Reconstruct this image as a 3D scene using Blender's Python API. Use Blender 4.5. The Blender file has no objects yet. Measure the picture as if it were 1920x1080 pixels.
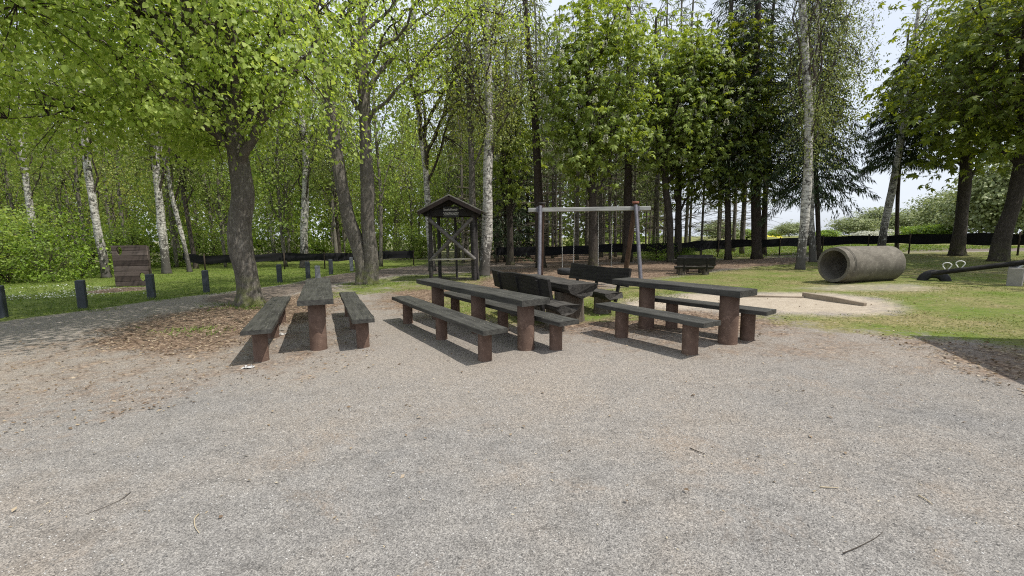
import bpy, bmesh, math
import numpy as np
from mathutils import Vector, Matrix
R = math.radians
C = bpy.context.scene.collection
sc = bpy.context.scene

# ------------------------------------------------------------------ camera frame
FPX, PITCH, ROLL, EYE = 800.0, math.atan(94/800), R(-0.5), 1.56
CAM = (Matrix.Rotation(R(90)-PITCH, 3, 'X') @ Matrix.Rotation(ROLL, 3, 'Z'))
def terrain(x, y):
    x = np.asarray(x, float); y = np.asarray(y, float)
    xs = 40*np.tanh(x/40)
    z = .031*((np.sqrt(xs*xs+4)+xs)/2) - .031
    z = z + .012*np.sin(x*1.7+y*.6)*np.sin(y*1.3-.4*x) * np.clip((y-4)/6, 0, 1)
    return z
def ray(u, v):
    return CAM @ Vector(((u-960)/FPX, (540-v)/FPX, -1.0))
def at(u, v, h=0.0):
    d = ray(u, v); lo, hi = .3, 400.0
    f = lambda t: EYE+d.z*t-(float(terrain(d.x*t, d.y*t))+h)
    for t in np.geomspace(.3, 400, 500):
        if f(t) < 0: hi = t; break
        lo = t
    for _ in range(40):
        m = (lo+hi)/2
        if f(m) > 0: lo = m
        else: hi = m
    return Vector((d.x*lo, d.y*lo, float(terrain(d.x*lo, d.y*lo))))
def at_depth(u, v, Y):
    d = ray(u, v); t = Y/d.y
    return Vector((d.x*t, Y, EYE+d.z*t))
def ground(x, y): return Vector((x, y, float(terrain(x, y))))

# ------------------------------------------------------------------ object helpers
def empty(name, loc, rotz=0, label=None, cat=None, group=None):
    o = bpy.data.objects.new(name, None); C.objects.link(o)
    o.location = loc; o.rotation_euler = (0, 0, rotz); o.empty_display_size = .1
    if label: tag(o, label, cat, group)
    return o
def tag(o, label=None, cat=None, group=None, kind=None):
    if label: o['label'] = label
    if cat: o['category'] = cat
    if group: o['group'] = group
    if kind: o['kind'] = kind
    return o
def link_mesh(name, me, mat, parent=None, smooth=False):
    if mat: me.materials.append(mat)
    o = bpy.data.objects.new(name, me); C.objects.link(o)
    if parent: o.parent = parent
    if smooth: me.polygons.foreach_set('use_smooth', np.ones(len(me.polygons), bool))
    return o
def np_mesh(name, V, F):
    """V (n,3), F (m,k)"""
    V = np.asarray(V, np.float32); F = np.asarray(F, np.int32); k = F.shape[1]
    me = bpy.data.meshes.new(name)
    me.vertices.add(len(V)); me.vertices.foreach_set('co', V.ravel())
    me.loops.add(F.size); me.loops.foreach_set('vertex_index', F.ravel())
    me.polygons.add(len(F)); me.polygons.foreach_set('loop_start', np.arange(0, F.size, k, dtype=np.int32))
    me.update(calc_edges=True)
    return me
class Geo:
    """collects quad geometry"""
    def __init__(s): s.V = []; s.F = []; s.n = 0
    def add(s, V, F):
        V = np.asarray(V, float); s.V.append(V); s.F.append(np.asarray(F, int)+s.n); s.n += len(V)
    def obj(s, name, mat, parent=None, smooth=True):
        if not s.V: return None
        return link_mesh(name, np_mesh(name, np.vstack(s.V), np.vstack(s.F)), mat, parent, smooth)
def dup(root, loc, rotz, scale=1.0, label=None, group=None):
    r = root.copy(); C.objects.link(r); r.location = loc; r.rotation_euler = (0, 0, rotz); r.scale = (scale,)*3 if not hasattr(scale, '__len__') else scale
    if label: r['label'] = label
    if group: r['group'] = group
    for ch in root.children:
        c = ch.copy(); C.objects.link(c); c.parent = r
        for g in ch.children:
            d = g.copy(); C.objects.link(d); d.parent = c
    return r

def tube_geo(path, rad, sides=8, lobes=None, cap=True):
    P = np.asarray(path, float); n = len(P); rad = np.broadcast_to(np.asarray(rad, float), (n,))
    T = np.gradient(P, axis=0); T /= np.linalg.norm(T, axis=1)[:, None]+1e-9
    ref = np.array([0, 0, 1.]) if abs(T[:, 2]).mean() < .75 else np.array([1., 0, 0])
    A = np.cross(T, ref); A /= np.linalg.norm(A, axis=1)[:, None]+1e-9
    B = np.cross(T, A)
    th = np.linspace(0, 2*np.pi, sides, endpoint=False)
    rr = rad[:, None]*np.ones((1, sides))
    if lobes is not None: rr = rr*lobes(th[None, :], np.arange(n)[:, None], P)
    V = P[:, None, :]+rr[..., None]*(np.cos(th)[None, :, None]*A[:, None, :]+np.sin(th)[None, :, None]*B[:, None, :])
    V = V.reshape(-1, 3)
    i = np.arange(n-1)[:, None]*sides; j = np.arange(sides)[None, :]; j2 = (j+1) % sides
    F = np.stack([i+j, i+sides+j, i+sides+j2, i+j2], -1).reshape(-1, 4)
    if cap and sides % 2 == 0:
        ex = []
        for off, rev in ((0, 1), ((n-1)*sides, 0)):
            for q in range(sides//2-1):
                f = [off+q, off+q+1, off+sides-2-q, off+sides-1-q]
                ex.append(f[::-1] if not rev else f)
        F = np.vstack([F, np.array(ex)])
    return V, F
def bezier(a, b, c, n):
    t = np.linspace(0, 1, n)[:, None]
    return (1-t)**2*np.asarray(a)+2*t*(1-t)*np.asarray(b)+t*t*np.asarray(c)
def catmull(P, step):
    P = np.asarray(P, float); Q = np.vstack([2*P[0]-P[1], P, 2*P[-1]-P[-2]]); out = []
    for i in range(1, len(Q)-2):
        k = max(2, int(np.linalg.norm(Q[i+1]-Q[i])/step)); t = np.linspace(0, 1, k, endpoint=False)[:, None]
        p0, p1, p2, p3 = Q[i-1:i+3]
        out.append(.5*((2*p1)+(-p0+p2)*t+(2*p0-5*p1+4*p2-p3)*t*t+(-p0+3*p1-3*p2+p3)*t**3))
    out.append(P[-1:]); return np.vstack(out)

def bm_obj(name, bm, mat, parent=None, smooth=False):
    me = bpy.data.meshes.new(name); bmesh.ops.recalc_face_normals(bm, faces=bm.faces[:]); bm.to_mesh(me); bm.free()
    return link_mesh(name, me, mat, parent, smooth)
def box_bm(sx, sy, sz, loc=(0, 0, 0), rot=None, bevel=.006, bm=None):
    own = bm is None; b = bmesh.new()
    bmesh.ops.create_cube(b, size=1)
    bmesh.ops.scale(b, vec=(sx, sy, sz), verts=b.verts)
    if bevel: bmesh.ops.bevel(b, geom=b.edges[:], offset=bevel, segments=1, affect='EDGES')
    M = Matrix.Translation(loc) @ (rot.to_4x4() if rot else Matrix.Identity(4))
    bmesh.ops.transform(b, matrix=M, verts=b.verts)
    if own: return b
    me = bpy.data.meshes.new('t'); b.to_mesh(me); b.free(); bm.from_mesh(me); bpy.data.meshes.remove(me)
    return bm
def beam(a, b, w, h, bevel=.006, bm=None, twist=0.0):
    """box along a->b, w across (horizontal), h the other way"""
    a = Vector(a); b = Vector(b); d = b-a; L = d.length
    q = d.to_track_quat('X', 'Z').to_matrix() @ Matrix.Rotation(twist, 3, 'X')
    return box_bm(L, w, h, (a+b)/2, q, bevel, bm)

# ------------------------------------------------------------------ materials
class NT:
    def __init__(s, name):
        s.m = bpy.data.materials.new(name); s.m.use_nodes = True; s.t = s.m.node_tree; s.t.nodes.clear()
        s.out = s.n('ShaderNodeOutputMaterial'); s._c = None
    def n(s, typ, **kw):
        nd = s.t.nodes.new(typ)
        for k, v in kw.items():
            if k.startswith('i_'):
                key = k[2:]; key = int(key) if key.isdigit() else key.replace('_', ' ')
                s.set(nd.inputs[key], v)
            else: setattr(nd, k, v)
        return nd
    def set(s, inp, v):
        if hasattr(v, 'is_output'): s.t.links.new(v, inp)
        else:
            if hasattr(inp.default_value, '__len__') and hasattr(v, '__len__') and len(inp.default_value) == 4 and len(v) == 3: v = (*v, 1)
            inp.default_value = v
    def obj(s):
        if s._c is None: s._c = s.n('ShaderNodeTexCoord')
        return s._c.outputs['Object']
    def map(s, vec, scale=(1, 1, 1), rot=(0, 0, 0)):
        return s.n('ShaderNodeMapping', i_Vector=vec, i_Scale=scale, i_Rotation=rot).outputs[0]
    def noise(s, vec, scale, detail=4, rough=.55, dist=0, out='Fac'):
        return s.n('ShaderNodeTexNoise', i_Vector=vec, i_Scale=scale, i_Detail=detail, i_Roughness=rough, i_Distortion=dist).outputs[out]
    def vor(s, vec, scale, feature='F1', out='Distance', rnd=1.0):
        return s.n('ShaderNodeTexVoronoi', feature=feature, i_Vector=vec, i_Scale=scale, i_Randomness=rnd).outputs[out]
    def ramp(s, fac, stops, interp='LINEAR'):
        nd = s.n('ShaderNodeValToRGB', i_Fac=fac); cr = nd.color_ramp; cr.interpolation = interp
        while len(cr.elements) < len(stops): cr.elements.new(.5)
        for e, (p, c) in zip(cr.elements, stops):
            e.position = p; e.color = (c, c, c, 1) if not hasattr(c, '__len__') else (*c, 1)
        return nd.outputs[0]
    def mix(s, fac, a, b, mode='MIX'):
        nd = s.n('ShaderNodeMix', data_type='RGBA', blend_type=mode)
        s.set(nd.inputs[0], fac); s.set(nd.inputs[6], a); s.set(nd.inputs[7], b); return nd.outputs[2]
    def math(s, op, a, b=0.0, c=None, clamp=False):
        nd = s.n('ShaderNodeMath', operation=op, use_clamp=clamp); s.set(nd.inputs[0], a); s.set(nd.inputs[1], b)
        if c is not None: s.set(nd.inputs[2], c)
        return nd.outputs[0]
    def attr(s, name): return s.n('ShaderNodeAttribute', attribute_name=name).outputs['Fac']
    def bump(s, h, strength=.5, dist=.01, normal=None):
        nd = s.n('ShaderNodeBump', i_Height=h, i_Strength=strength, i_Distance=dist)
        if normal is not None: s.set(nd.inputs['Normal'], normal)
        return nd.outputs[0]
    def pbr(s, color, rough=.7, normal=None, spec=.3, metal=0.0):
        p = s.n('ShaderNodeBsdfPrincipled'); s.set(p.inputs['Base Color'], color); s.set(p.inputs['Roughness'], rough)
        s.set(p.inputs['Specular IOR Level'], spec); s.set(p.inputs['Metallic'], metal)
        if normal is not None: s.set(p.inputs['Normal'], normal)
        return p
    def done(s, shader):
        s.t.links.new(shader.outputs[0], s.out.inputs[0]); return s.m

def leaf_mat(name, cols, transl=.45, tint=(1.25, 1.25, .55), clump=.5, rough=.5, spec=.35):
    t = NT(name)
    rnd = t.n('ShaderNodeNewGeometry').outputs['Random Per Island']
    c = t.ramp(rnd, [(i/(len(cols)-1), k) for i, k in enumerate(cols)])
    nz = t.noise(t.obj(), .9, 2)
    c = t.mix(1.0, c, t.ramp(nz, [(.3, 1-clump), (.7, 1+clump*.35)]), 'MULTIPLY')
    p = t.pbr(c, rough, None, spec)
    tr = t.n('ShaderNodeBsdfTranslucent'); t.set(tr.inputs[0], t.mix(1.0, c, tint, 'MULTIPLY'))
    mx = t.n('ShaderNodeMixShader', i_0=transl); t.t.links.new(p.outputs[0], mx.inputs[1]); t.t.links.new(tr.outputs[0], mx.inputs[2])
    return t.done(mx)
def bark_mat(name, dark, light, moss=0.0, scale=14):
    t = NT(name); o = t.obj(); m = t.map(o, (1, 1, .16)); k = scale/14
    ra = t.math('MULTIPLY', t.math('ABSOLUTE', t.math('SUBTRACT', t.noise(m, 17*k, 3, .6, .5), .5)), 5.0, clamp=True)
    rb = t.math('MULTIPLY', t.math('ABSOLUTE', t.math('SUBTRACT', t.noise(t.map(o, (1, 1, .3)), 34*k, 3, .6, .3), .5)), 5.0, clamp=True)
    rdg = t.math('ADD', t.math('MULTIPLY', ra, .6), t.math('MULTIPLY', rb, .4))
    n2 = t.noise(o, 3.2, 6, .65); n3 = t.noise(o, 45, 4, .75)
    f = t.math('ADD', t.math('MULTIPLY', rdg, .38), t.math('ADD', t.math('MULTIPLY', n2, .42), t.math('MULTIPLY', n3, .22)))
    c = t.ramp(f, [(.2, tuple(x*.5 for x in dark)), (.45, dark), (.78, light)])
    lich = t.ramp(t.noise(o, 11, 6, .75), [(.56, 0.0), (.64, 1.0)])
    c = t.mix(t.math('MULTIPLY', lich, .4), c, tuple(x*1.35 for x in light))
    if moss:
        sep = t.n('ShaderNodeSeparateXYZ', i_0=o).outputs[2]
        mk = t.math('MULTIPLY', t.ramp(sep, [(0.0, 1.0), (.9, 0.0)]), t.ramp(t.noise(o, 5, 4), [(.42, 0.0), (.6, moss)]))
        c = t.mix(mk, c, (.12, .14, .03))
    return t.done(t.pbr(c, .9, t.bump(t.math('ADD', rdg, t.math('MULTIPLY', n3, .6)), .9, .018), .15))
def birch_mat(name):
    t = NT(name); o = t.obj()
    lent = t.ramp(t.noise(t.map(o, (1.3, 1.3, 13)), 2.6, 5, .65), [(.53, 0.0), (.58, 1.0)])
    big = t.ramp(t.noise(t.map(o, (2.6, 2.6, 2.4)), 2.0, 5, .75, .8), [(.55, 0.0), (.59, 1.0)])
    z = t.n('ShaderNodeSeparateXYZ', i_0=o).outputs[2]
    lowf = t.ramp(t.math('DIVIDE', z, 4.0), [(0.0, .80), (.12, .60), (.5, .40)])
    low = t.math('GREATER_THAN', lowf, t.noise(t.map(o, (6, 6, 2.2)), 2.4, 6, .8))
    mk = t.math('MAXIMUM', t.math('MAXIMUM', t.math('MULTIPLY', lent, .65), t.math('MULTIPLY', big, .9)), t.math('MULTIPLY', low, .9))
    c = t.mix(mk, t.ramp(t.noise(o, 7, 4), [(.3, (.36, .34, .30)), (.7, (.66, .64, .59))]), (.04, .035, .03))
    return t.done(t.pbr(c, .75, t.bump(t.math('SUBTRACT', 1.0, mk), .7, .015), .2))
def wood_mat(name, c1, c2, along=0, rough=.75, bumpd=.004, specks=True, lichen=0.0):
    t = NT(name); o = t.obj(); s = [14, 14, 14]; s[along] = .9
    n1 = t.noise(t.map(o, s), 1.6, 6, .7, .4); n2 = t.noise(o, 2.5, 4); s2 = [60, 60, 60]; s2[along] = 2.0
    n3 = t.noise(t.map(o, s2), 1.0, 4, .7)
    f = t.math('ADD', t.math('MULTIPLY', n1, .6), t.math('ADD', t.math('MULTIPLY', n2, .3), t.math('MULTIPLY', n3, .25)))
    c = t.ramp(f, [(.36, tuple(x*.35 for x in c1)), (.5, c1), (.72, c2)])
    if specks:
        v = t.vor(o, 26, out='Distance'); up = t.n('ShaderNodeSeparateXYZ', i_0=t.n('ShaderNodeNewGeometry').outputs['Normal']).outputs[2]
        k = t.math('MULTIPLY', t.math('MULTIPLY', t.ramp(v, [(.10, 1.0), (.15, 0.0)]), t.ramp(t.noise(o, 8, 2), [(.52, 0.0), (.56, 1.0)])), t.ramp(up, [(.7, 0.0), (.9, 1.0)]))
        c = t.mix(k, c, (.42, .40, .33))
    if lichen:
        c = t.mix(t.math('MULTIPLY', t.ramp(t.noise(o, 11, 6, .75), [(.5, 0.0), (.62, 1.0)]), lichen), c, (.24, .25, .21))
    h = t.math('ADD', t.math('MULTIPLY', n1, .7), n3)
    return t.done(t.pbr(c, rough, t.bump(h, .8, bumpd), .25))
def plain_mat(name, c1, c2, rough=.6, scale=8, bump=.002, spec=.3, metal=0.0, pits=0.0, stain=0.0):
    t = NT(name); o = t.obj(); n = t.noise(o, scale, 6, .65); n2 = t.noise(o, scale*7, 4, .7)
    c = t.ramp(t.math('ADD', t.math('MULTIPLY', n, .65), t.math('MULTIPLY', n2, .35)), [(.32, c1), (.68, c2)])
    h = n2
    if stain:
        a = t.ramp(t.noise(o, 2.2, 6, .7, .6), [(.40, 0.0), (.56, 1.0)]); c = t.mix(t.math('MULTIPLY', a, stain), c, tuple(x*.45 for x in c1))
        b = t.ramp(t.noise(o, 13, 5, .75, .3), [(.58, 0.0), (.64, 1.0)]); c = t.mix(t.math('MULTIPLY', b, stain*.8), c, tuple(min(1, x*1.7) for x in c2))
    if pits:
        v = t.vor(o, 55); k = t.math('MULTIPLY', t.ramp(v, [(.12, 1.0), (.2, 0.0)]), t.ramp(t.noise(o, 14, 2), [(.48, 0.0), (.55, 1.0)]))
        c = t.mix(t.math('MULTIPLY', k, pits), c, tuple(min(1, x*2.6) for x in c2))
    return t.done(t.pbr(c, rough, t.bump(h, .6, bump), spec, metal))

M = {}
M['lime_leaf'] = leaf_mat('lime_leaf', [(.22, .33, .05), (.39, .52, .11), (.55, .66, .21)], .56, (1.2, 1.15, .6), .28)
M['lime_leaf2'] = leaf_mat('lime_leaf_upper', [(.24, .34, .05), (.40, .53, .10), (.54, .64, .18)], .54, (1.2, 1.15, .5), .35)
M['spring_leaf'] = leaf_mat('spring_leaf', [(.23, .29, .05), (.37, .43, .085), (.50, .53, .14)], .45, (1.15, 1.1, .65), .3)
M['birch_leaf'] = leaf_mat('birch_leaf', [(.15, .20, .05), (.24, .29, .085), (.34, .38, .14)], .42, (1.2, 1.15, .65), .4)
M['chestnut_leaf'] = leaf_mat('chestnut_leaf', [(.17, .25, .045), (.29, .38, .075), (.43, .52, .16)], .42, (1.25, 1.2, .45), .4)
M['chestnut_shaded'] = leaf_mat('chestnut_leaf_shade', [(.11, .165, .028), (.18, .245, .042), (.29, .36, .075)], .48, (1.4, 1.25, .4), .45)  # shaded copy of the chestnut leaf: backlit crowns' shade put into the colour
M['forest_leaf'] = leaf_mat('forest_leaf', [(.19, .29, .06), (.31, .43, .10), (.46, .56, .18)], .58, (1.2, 1.15, .6), .4)
M['bush_leaf'] = leaf_mat('bush_leaf', [(.12, .20, .028), (.22, .34, .045), (.36, .48, .09)], .45, (1.2, 1.2, .5), .45)
M['far_leaf'] = leaf_mat('far_leaf', [(.20, .25, .10), (.28, .33, .15), (.36, .39, .20)], .3, (1.1, 1.1, .7), .3)  # paler greens: distance haze put into the leaf colour
M['blossom'] = leaf_mat('blossom_white', [(.50, .50, .42), (.62, .62, .52), (.7, .7, .62)], .3, (1, 1, .9), .1)
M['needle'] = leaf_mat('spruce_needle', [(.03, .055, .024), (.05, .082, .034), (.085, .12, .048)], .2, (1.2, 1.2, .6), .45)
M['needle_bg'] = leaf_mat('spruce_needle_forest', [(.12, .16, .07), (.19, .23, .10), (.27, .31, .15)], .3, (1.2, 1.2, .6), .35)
M['bark_lime'] = bark_mat('bark_grey_brown', (.135, .122, .104), (.30, .28, .245), .8, 12)
M['bark_dark'] = bark_mat('bark_dark', (.065, .055, .046), (.15, .128, .108), .3, 16)
M['bark_spruce'] = bark_mat('bark_spruce', (.06, .048, .04), (.13, .105, .088), .2, 22)
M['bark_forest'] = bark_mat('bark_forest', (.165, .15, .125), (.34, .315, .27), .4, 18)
M['birch'] = birch_mat('bark_birch')
M['twig_pale'] = plain_mat('dead_twig', (.12, .105, .08), (.24, .21, .165), .9, 10, .003, .1)
M['twig'] = plain_mat('twig_bark', (.04, .032, .026), (.09, .075, .06), .9, 10, .003, .1)
M['wood_black'] = wood_mat('weathered_black_timber', (.032, .031, .028), (.088, .086, .076), 0, .58, .004)
M['wood_char'] = wood_mat('dark_log_timber', (.012, .011, .010), (.034, .031, .028), 0, .7, .006, False)
M['wood_end'] = wood_mat('weathered_grey_log', (.028, .026, .023), (.095, .088, .078), 0, .85, .008, False)
M['wood_tower'] = wood_mat('tower_timber', (.02, .018, .0175), (.07, .064, .062), 0, .75, .004, False)
M['wood_brace'] = wood_mat('grey_round_pole', (.075, .069, .065), (.20, .188, .175), 0, .75, .004, False)
M['shelf'] = wood_mat('pale_board', (.32, .29, .24), (.55, .51, .44), 0, .8, .003, False)
M['wood_grey'] = wood_mat('bleached_grey_timber', (.24, .24, .23), (.42, .42, .40), 0, .8, .003, False)
M['wood_brown'] = wood_mat('dark_brown_post', (.06, .035, .025), (.13, .08, .06), 2, .6, .003, False)
M['wood_panel'] = wood_mat('brown_plank', (.055, .042, .036), (.12, .095, .082), 0, .75, .004, False, .15)
M['stump'] = wood_mat('old_stump_wood', (.075, .06, .045), (.19, .155, .12), 2, .85, .012, False, .3)
M['concrete_brown'] = plain_mat('reddish_brown_concrete', (.11, .07, .053), (.19, .13, .10), .85, 9, .004, .2, 0, .7, .35)
M['concrete_pipe'] = plain_mat('old_pipe_concrete', (.125, .112, .092), (.245, .225, .188), .9, 4, .006, .15, 0, .35, .4)
M['concrete_grey'] = plain_mat('pale_concrete', (.22, .21, .19), (.36, .34, .31), .9, 7, .003, .15)
M['kerb'] = plain_mat('sandy_timber_kerb', (.22, .18, .135), (.36, .30, .235), .9, 7, .004, .1)
M['bollard'] = plain_mat('anthracite_plastic', (.035, .042, .05), (.065, .075, .088), .55, 6, .002, .35)
M['bollard_pale'] = plain_mat('weathered_grey_plastic', (.13, .14, .16), (.24, .25, .27), .6, 6, .002, .35)
M['fabric'] = plain_mat('black_screen_fabric', (.008, .008, .009), (.018, .018, .02), .85, 10, .004, .15)
M['fence_post'] = plain_mat('fence_post_wood', (.03, .024, .018), (.07, .056, .042), .85, 10, .003, .1)
M['metal_pole'] = plain_mat('worn_metal_pole', (.07, .065, .08), (.20, .195, .22), .45, 12, .002, .5, .35)
M['chain'] = plain_mat('galvanised_chain', (.35, .35, .34), (.55, .55, .53), .4, 20, .001, .5, .7)
M['white_metal'] = plain_mat('white_painted_metal', (.62, .62, .60), (.8, .8, .78), .4, 12, .001, .5)
M['rubber'] = plain_mat('old_tyre_rubber', (.018, .018, .019), (.045, .045, .046), .75, 14, .003, .25)
M['cap_red'] = plain_mat('red_brown_cap', (.22, .08, .05), (.34, .14, .10), .6, 12, .002, .3)
M['sign_black'] = plain_mat('black_sign_paint', (.012, .012, .012), (.028, .027, .026), .6, 8, .002, .3)
M['sign_white'] = plain_mat('white_sign_paint', (.34, .33, .31), (.48, .47, .44), .6, 20, .001, .3)
M['shingle'] = wood_mat('mossy_roof_boards', (.09, .085, .075), (.24, .23, .20), 1, .9, .006, False, .4)
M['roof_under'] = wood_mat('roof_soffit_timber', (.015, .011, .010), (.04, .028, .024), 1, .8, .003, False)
M['paper'] = plain_mat('white_scrap', (.38, .37, .36), (.58, .57, .55), .8, 20, .003, .2)
M['grass'] = leaf_mat('grass_blade', [(.09, .15, .02), (.14, .22, .03), (.25, .30, .07)], .35, (1.2, 1.2, .5), .35)
M['grass_dry'] = leaf_mat('grass_blade_dry', [(.13, .19, .035), (.22, .26, .06), (.40, .37, .17)], .3, (1.1, 1.1, .6), .3)
M['daisy'] = plain_mat('daisy_petal', (.7, .7, .66), (.85, .85, .8), .7, 20, .001, .2)
M['dandelion'] = plain_mat('dandelion_yellow', (.6, .42, .02), (.75, .55, .03), .7, 20, .001, .2)
M['rape'] = plain_mat('rape_field', (.50, .42, .03), (.62, .55, .06), .9, 1, .02, .1)
M['litter'] = leaf_mat('dry_leaf_litter', [(.15, .10, .065), (.27, .20, .13), (.45, .37, .26)], .15, (1, .9, .7), .2)
M['chips'] = leaf_mat('pale_wood_chip', [(.30, .22, .13), (.45, .37, .25), (.6, .53, .38)], .05, (1, .9, .7), .1)
M['stone'] = leaf_mat('gravel_stone', [(.07, .068, .066), (.22, .215, .205), (.5, .49, .47)], 0.0, (1, 1, 1), .1, .8, .2)

# ------------------------------------------------------------------ ground zones (pixel outlines cast onto the terrain once, kept in world metres)
def poly(pts): return np.array([at(u, v)[:2] for u, v in pts])
def pdist(poly_, X, Y):
    """signed distance (positive inside)"""
    P = poly_; Q = np.roll(P, -1, 0); ins = np.zeros(X.shape, bool); d = np.full(X.shape, 1e9)
    for (x1, y1), (x2, y2) in zip(P, Q):
        ex, ey = x2-x1, y2-y1; L = ex*ex+ey*ey+1e-9
        t = np.clip(((X-x1)*ex+(Y-y1)*ey)/L, 0, 1)
        d = np.minimum(d, np.hypot(X-(x1+t*ex), Y-(y1+t*ey)))
        c = ((y1 > Y) != (y2 > Y)) & (X < (x2-x1)*(Y-y1)/(y2-y1+1e-12)+x1); ins ^= c
    return np.where(ins, d, -d)
def soft(d, w): return np.clip(.5+d/(2*w), 0, 1)
Z_LAWN = np.vstack([poly([(-400, 660), (0, 603), (156, 583), (285, 564), (390, 551), (480, 541), (540, 533), (620, 517), (700, 507), (770, 503)]), [[-5.0, 24.5], [-6, 32], [-70, 34], [-70, 8]]])
Z_PATH = poly([(470, 570), (640, 529), (760, 514), (905, 509), (1010, 500), (1010, 494), (900, 491), (800, 496), (700, 507), (620, 517), (540, 534), (480, 542), (390, 556), (380, 566)])
Z_STRIP = poly([(560, 575), (650, 529), (760, 515), (900, 510), (930, 520), (880, 540), (740, 548), (660, 556)])
Z_LIT_L = poly([(150, 650), (210, 615), (300, 590), (420, 572), (520, 560), (620, 540), (650, 565), (600, 600), (510, 612), (470, 640), (430, 660), (300, 668)])
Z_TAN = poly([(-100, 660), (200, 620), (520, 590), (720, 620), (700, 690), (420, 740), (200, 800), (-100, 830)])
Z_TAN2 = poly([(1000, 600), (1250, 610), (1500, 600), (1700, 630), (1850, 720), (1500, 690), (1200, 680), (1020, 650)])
Z_LIT_R = poly([(1600, 620), (1700, 630), (1920, 650), (2100, 690), (1960, 760), (1840, 715)])  # brown leaf litter strewn at the right edge of the gravel
Z_MID = poly([(690, 575), (720, 540), (880, 520), (1000, 512), (1090, 522), (1250, 560), (1500, 600), (1480, 628), (1250, 640), (1000, 620), (820, 600)])
Z_FLOOR = np.vstack([poly([(880, 512), (930, 503), (1030, 497), (1500, 482), (1530, 497), (1340, 506), (1240, 524), (1130, 530), (1000, 524)]), ])
Z_GR1 = poly([(800, 585), (830, 556), (1000, 560), (1080, 545), (1240, 540), (1300, 560), (1210, 600), (1060, 605), (950, 612)])
Z_GR2 = np.vstack([poly([(1120, 545), (1230, 522), (1290, 514), (1400, 502), (1500, 492), (1600, 480), (1700, 474), (1920, 471)]), [[40, 20], [40, 4]], poly([(1990, 690), (1920, 652), (1700, 628), (1540, 618), (1420, 592), (1300, 560)])])
Z_SAND = poly([(1170, 576), (1190, 562), (1290, 552), (1400, 550), (1560, 551), (1640, 560), (1680, 576), (1660, 586), (1560, 590), (1400, 584), (1280, 578)])
Z_SAND2 = poly([(1480, 540), (1560, 533), (1700, 531), (1780, 540), (1720, 548), (1560, 546)])
Z_PANEL = poly([(150, 548), (220, 539), (290, 538), (270, 545), (170, 552)])
Z_TRACK = poly([(1440, 476), (1560, 470), (1690, 466), (1920, 465), (2000, 466), (2000, 470), (1920, 470), (1690, 472), (1560, 477), (1440, 481)])
def zones(X, Y):
    grass = np.maximum.reduce([soft(pdist(Z_LAWN, X, Y), .25), .62*soft(pdist(Z_STRIP, X, Y), .6), .78*soft(pdist(Z_GR1, X, Y), .5), .92*soft(pdist(Z_GR2, X, Y), .7)])
    path = soft(pdist(Z_PATH, X, Y), .3); grass = grass*(1-path)
    # beyond the fence: rough grass on the open right side
    grass = np.maximum(grass, soft(Y-(23-.0*X), 2)*soft(X-8, 3))
    grass = np.maximum(grass, .5*soft(Y-24, 1.5)*soft(-X-2, 1.5))
    sand = np.maximum(soft(pdist(Z_SAND, X, Y), .5), .42*soft(pdist(Z_SAND2, X, Y), .45))
    track = soft(pdist(Z_TRACK, X, Y), .25)
    litter = np.maximum.reduce([soft(pdist(Z_LIT_L, X, Y), .7), .85*soft(pdist(Z_MID, X, Y), .9), soft(pdist(Z_FLOOR, X, Y), .8), .9*soft(pdist(Z_PANEL, X, Y), .3)])
    litter = np.maximum(litter, soft(Y-23, 2)*soft(11-X, 3)*(.9-.4*soft(-X-2, 2)))
    litter = np.maximum.reduce([litter, .40*soft(pdist(Z_TAN, X, Y), .8), .36*soft(pdist(Z_TAN2, X, Y), .6), .62*soft(pdist(Z_LIT_R, X, Y), .5)])
    litter = np.maximum(litter, .45*soft(pdist(Z_STRIP, X, Y), .5))
    grass = grass*(1-.95*soft(pdist(Z_PANEL, X, Y), .3))*(1-track)
    return grass*(1-sand), litter*(1-sand), sand, np.maximum(path, track)
def axis(lo, hi, fine, far):
    a = np.arange(lo, hi+1e-6, fine); g = np.geomspace(1, far, 26)
    return np.concatenate([(lo-g)[::-1], a, hi+g])
gx = axis(-28, 32, .2, 900); gy = axis(-4, 36, .2, 1200); gy = gy[gy > -80]
GX, GY = np.meshgrid(gx, gy); GZ = terrain(GX, GY)
nx = len(gx); ny = len(gy); ii = (np.arange(ny-1)[:, None]*nx+np.arange(nx-1)[None, :])
me = np_mesh('ground', np.stack([GX, GY, GZ], -1).reshape(-1, 3), np.stack([ii, ii+1, ii+nx+1, ii+nx], -1).reshape(-1, 4))
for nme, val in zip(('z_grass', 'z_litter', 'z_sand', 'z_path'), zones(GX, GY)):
    a = me.attributes.new(nme, 'FLOAT', 'POINT'); a.data.foreach_set('value', val.astype(np.float32).ravel())
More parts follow.
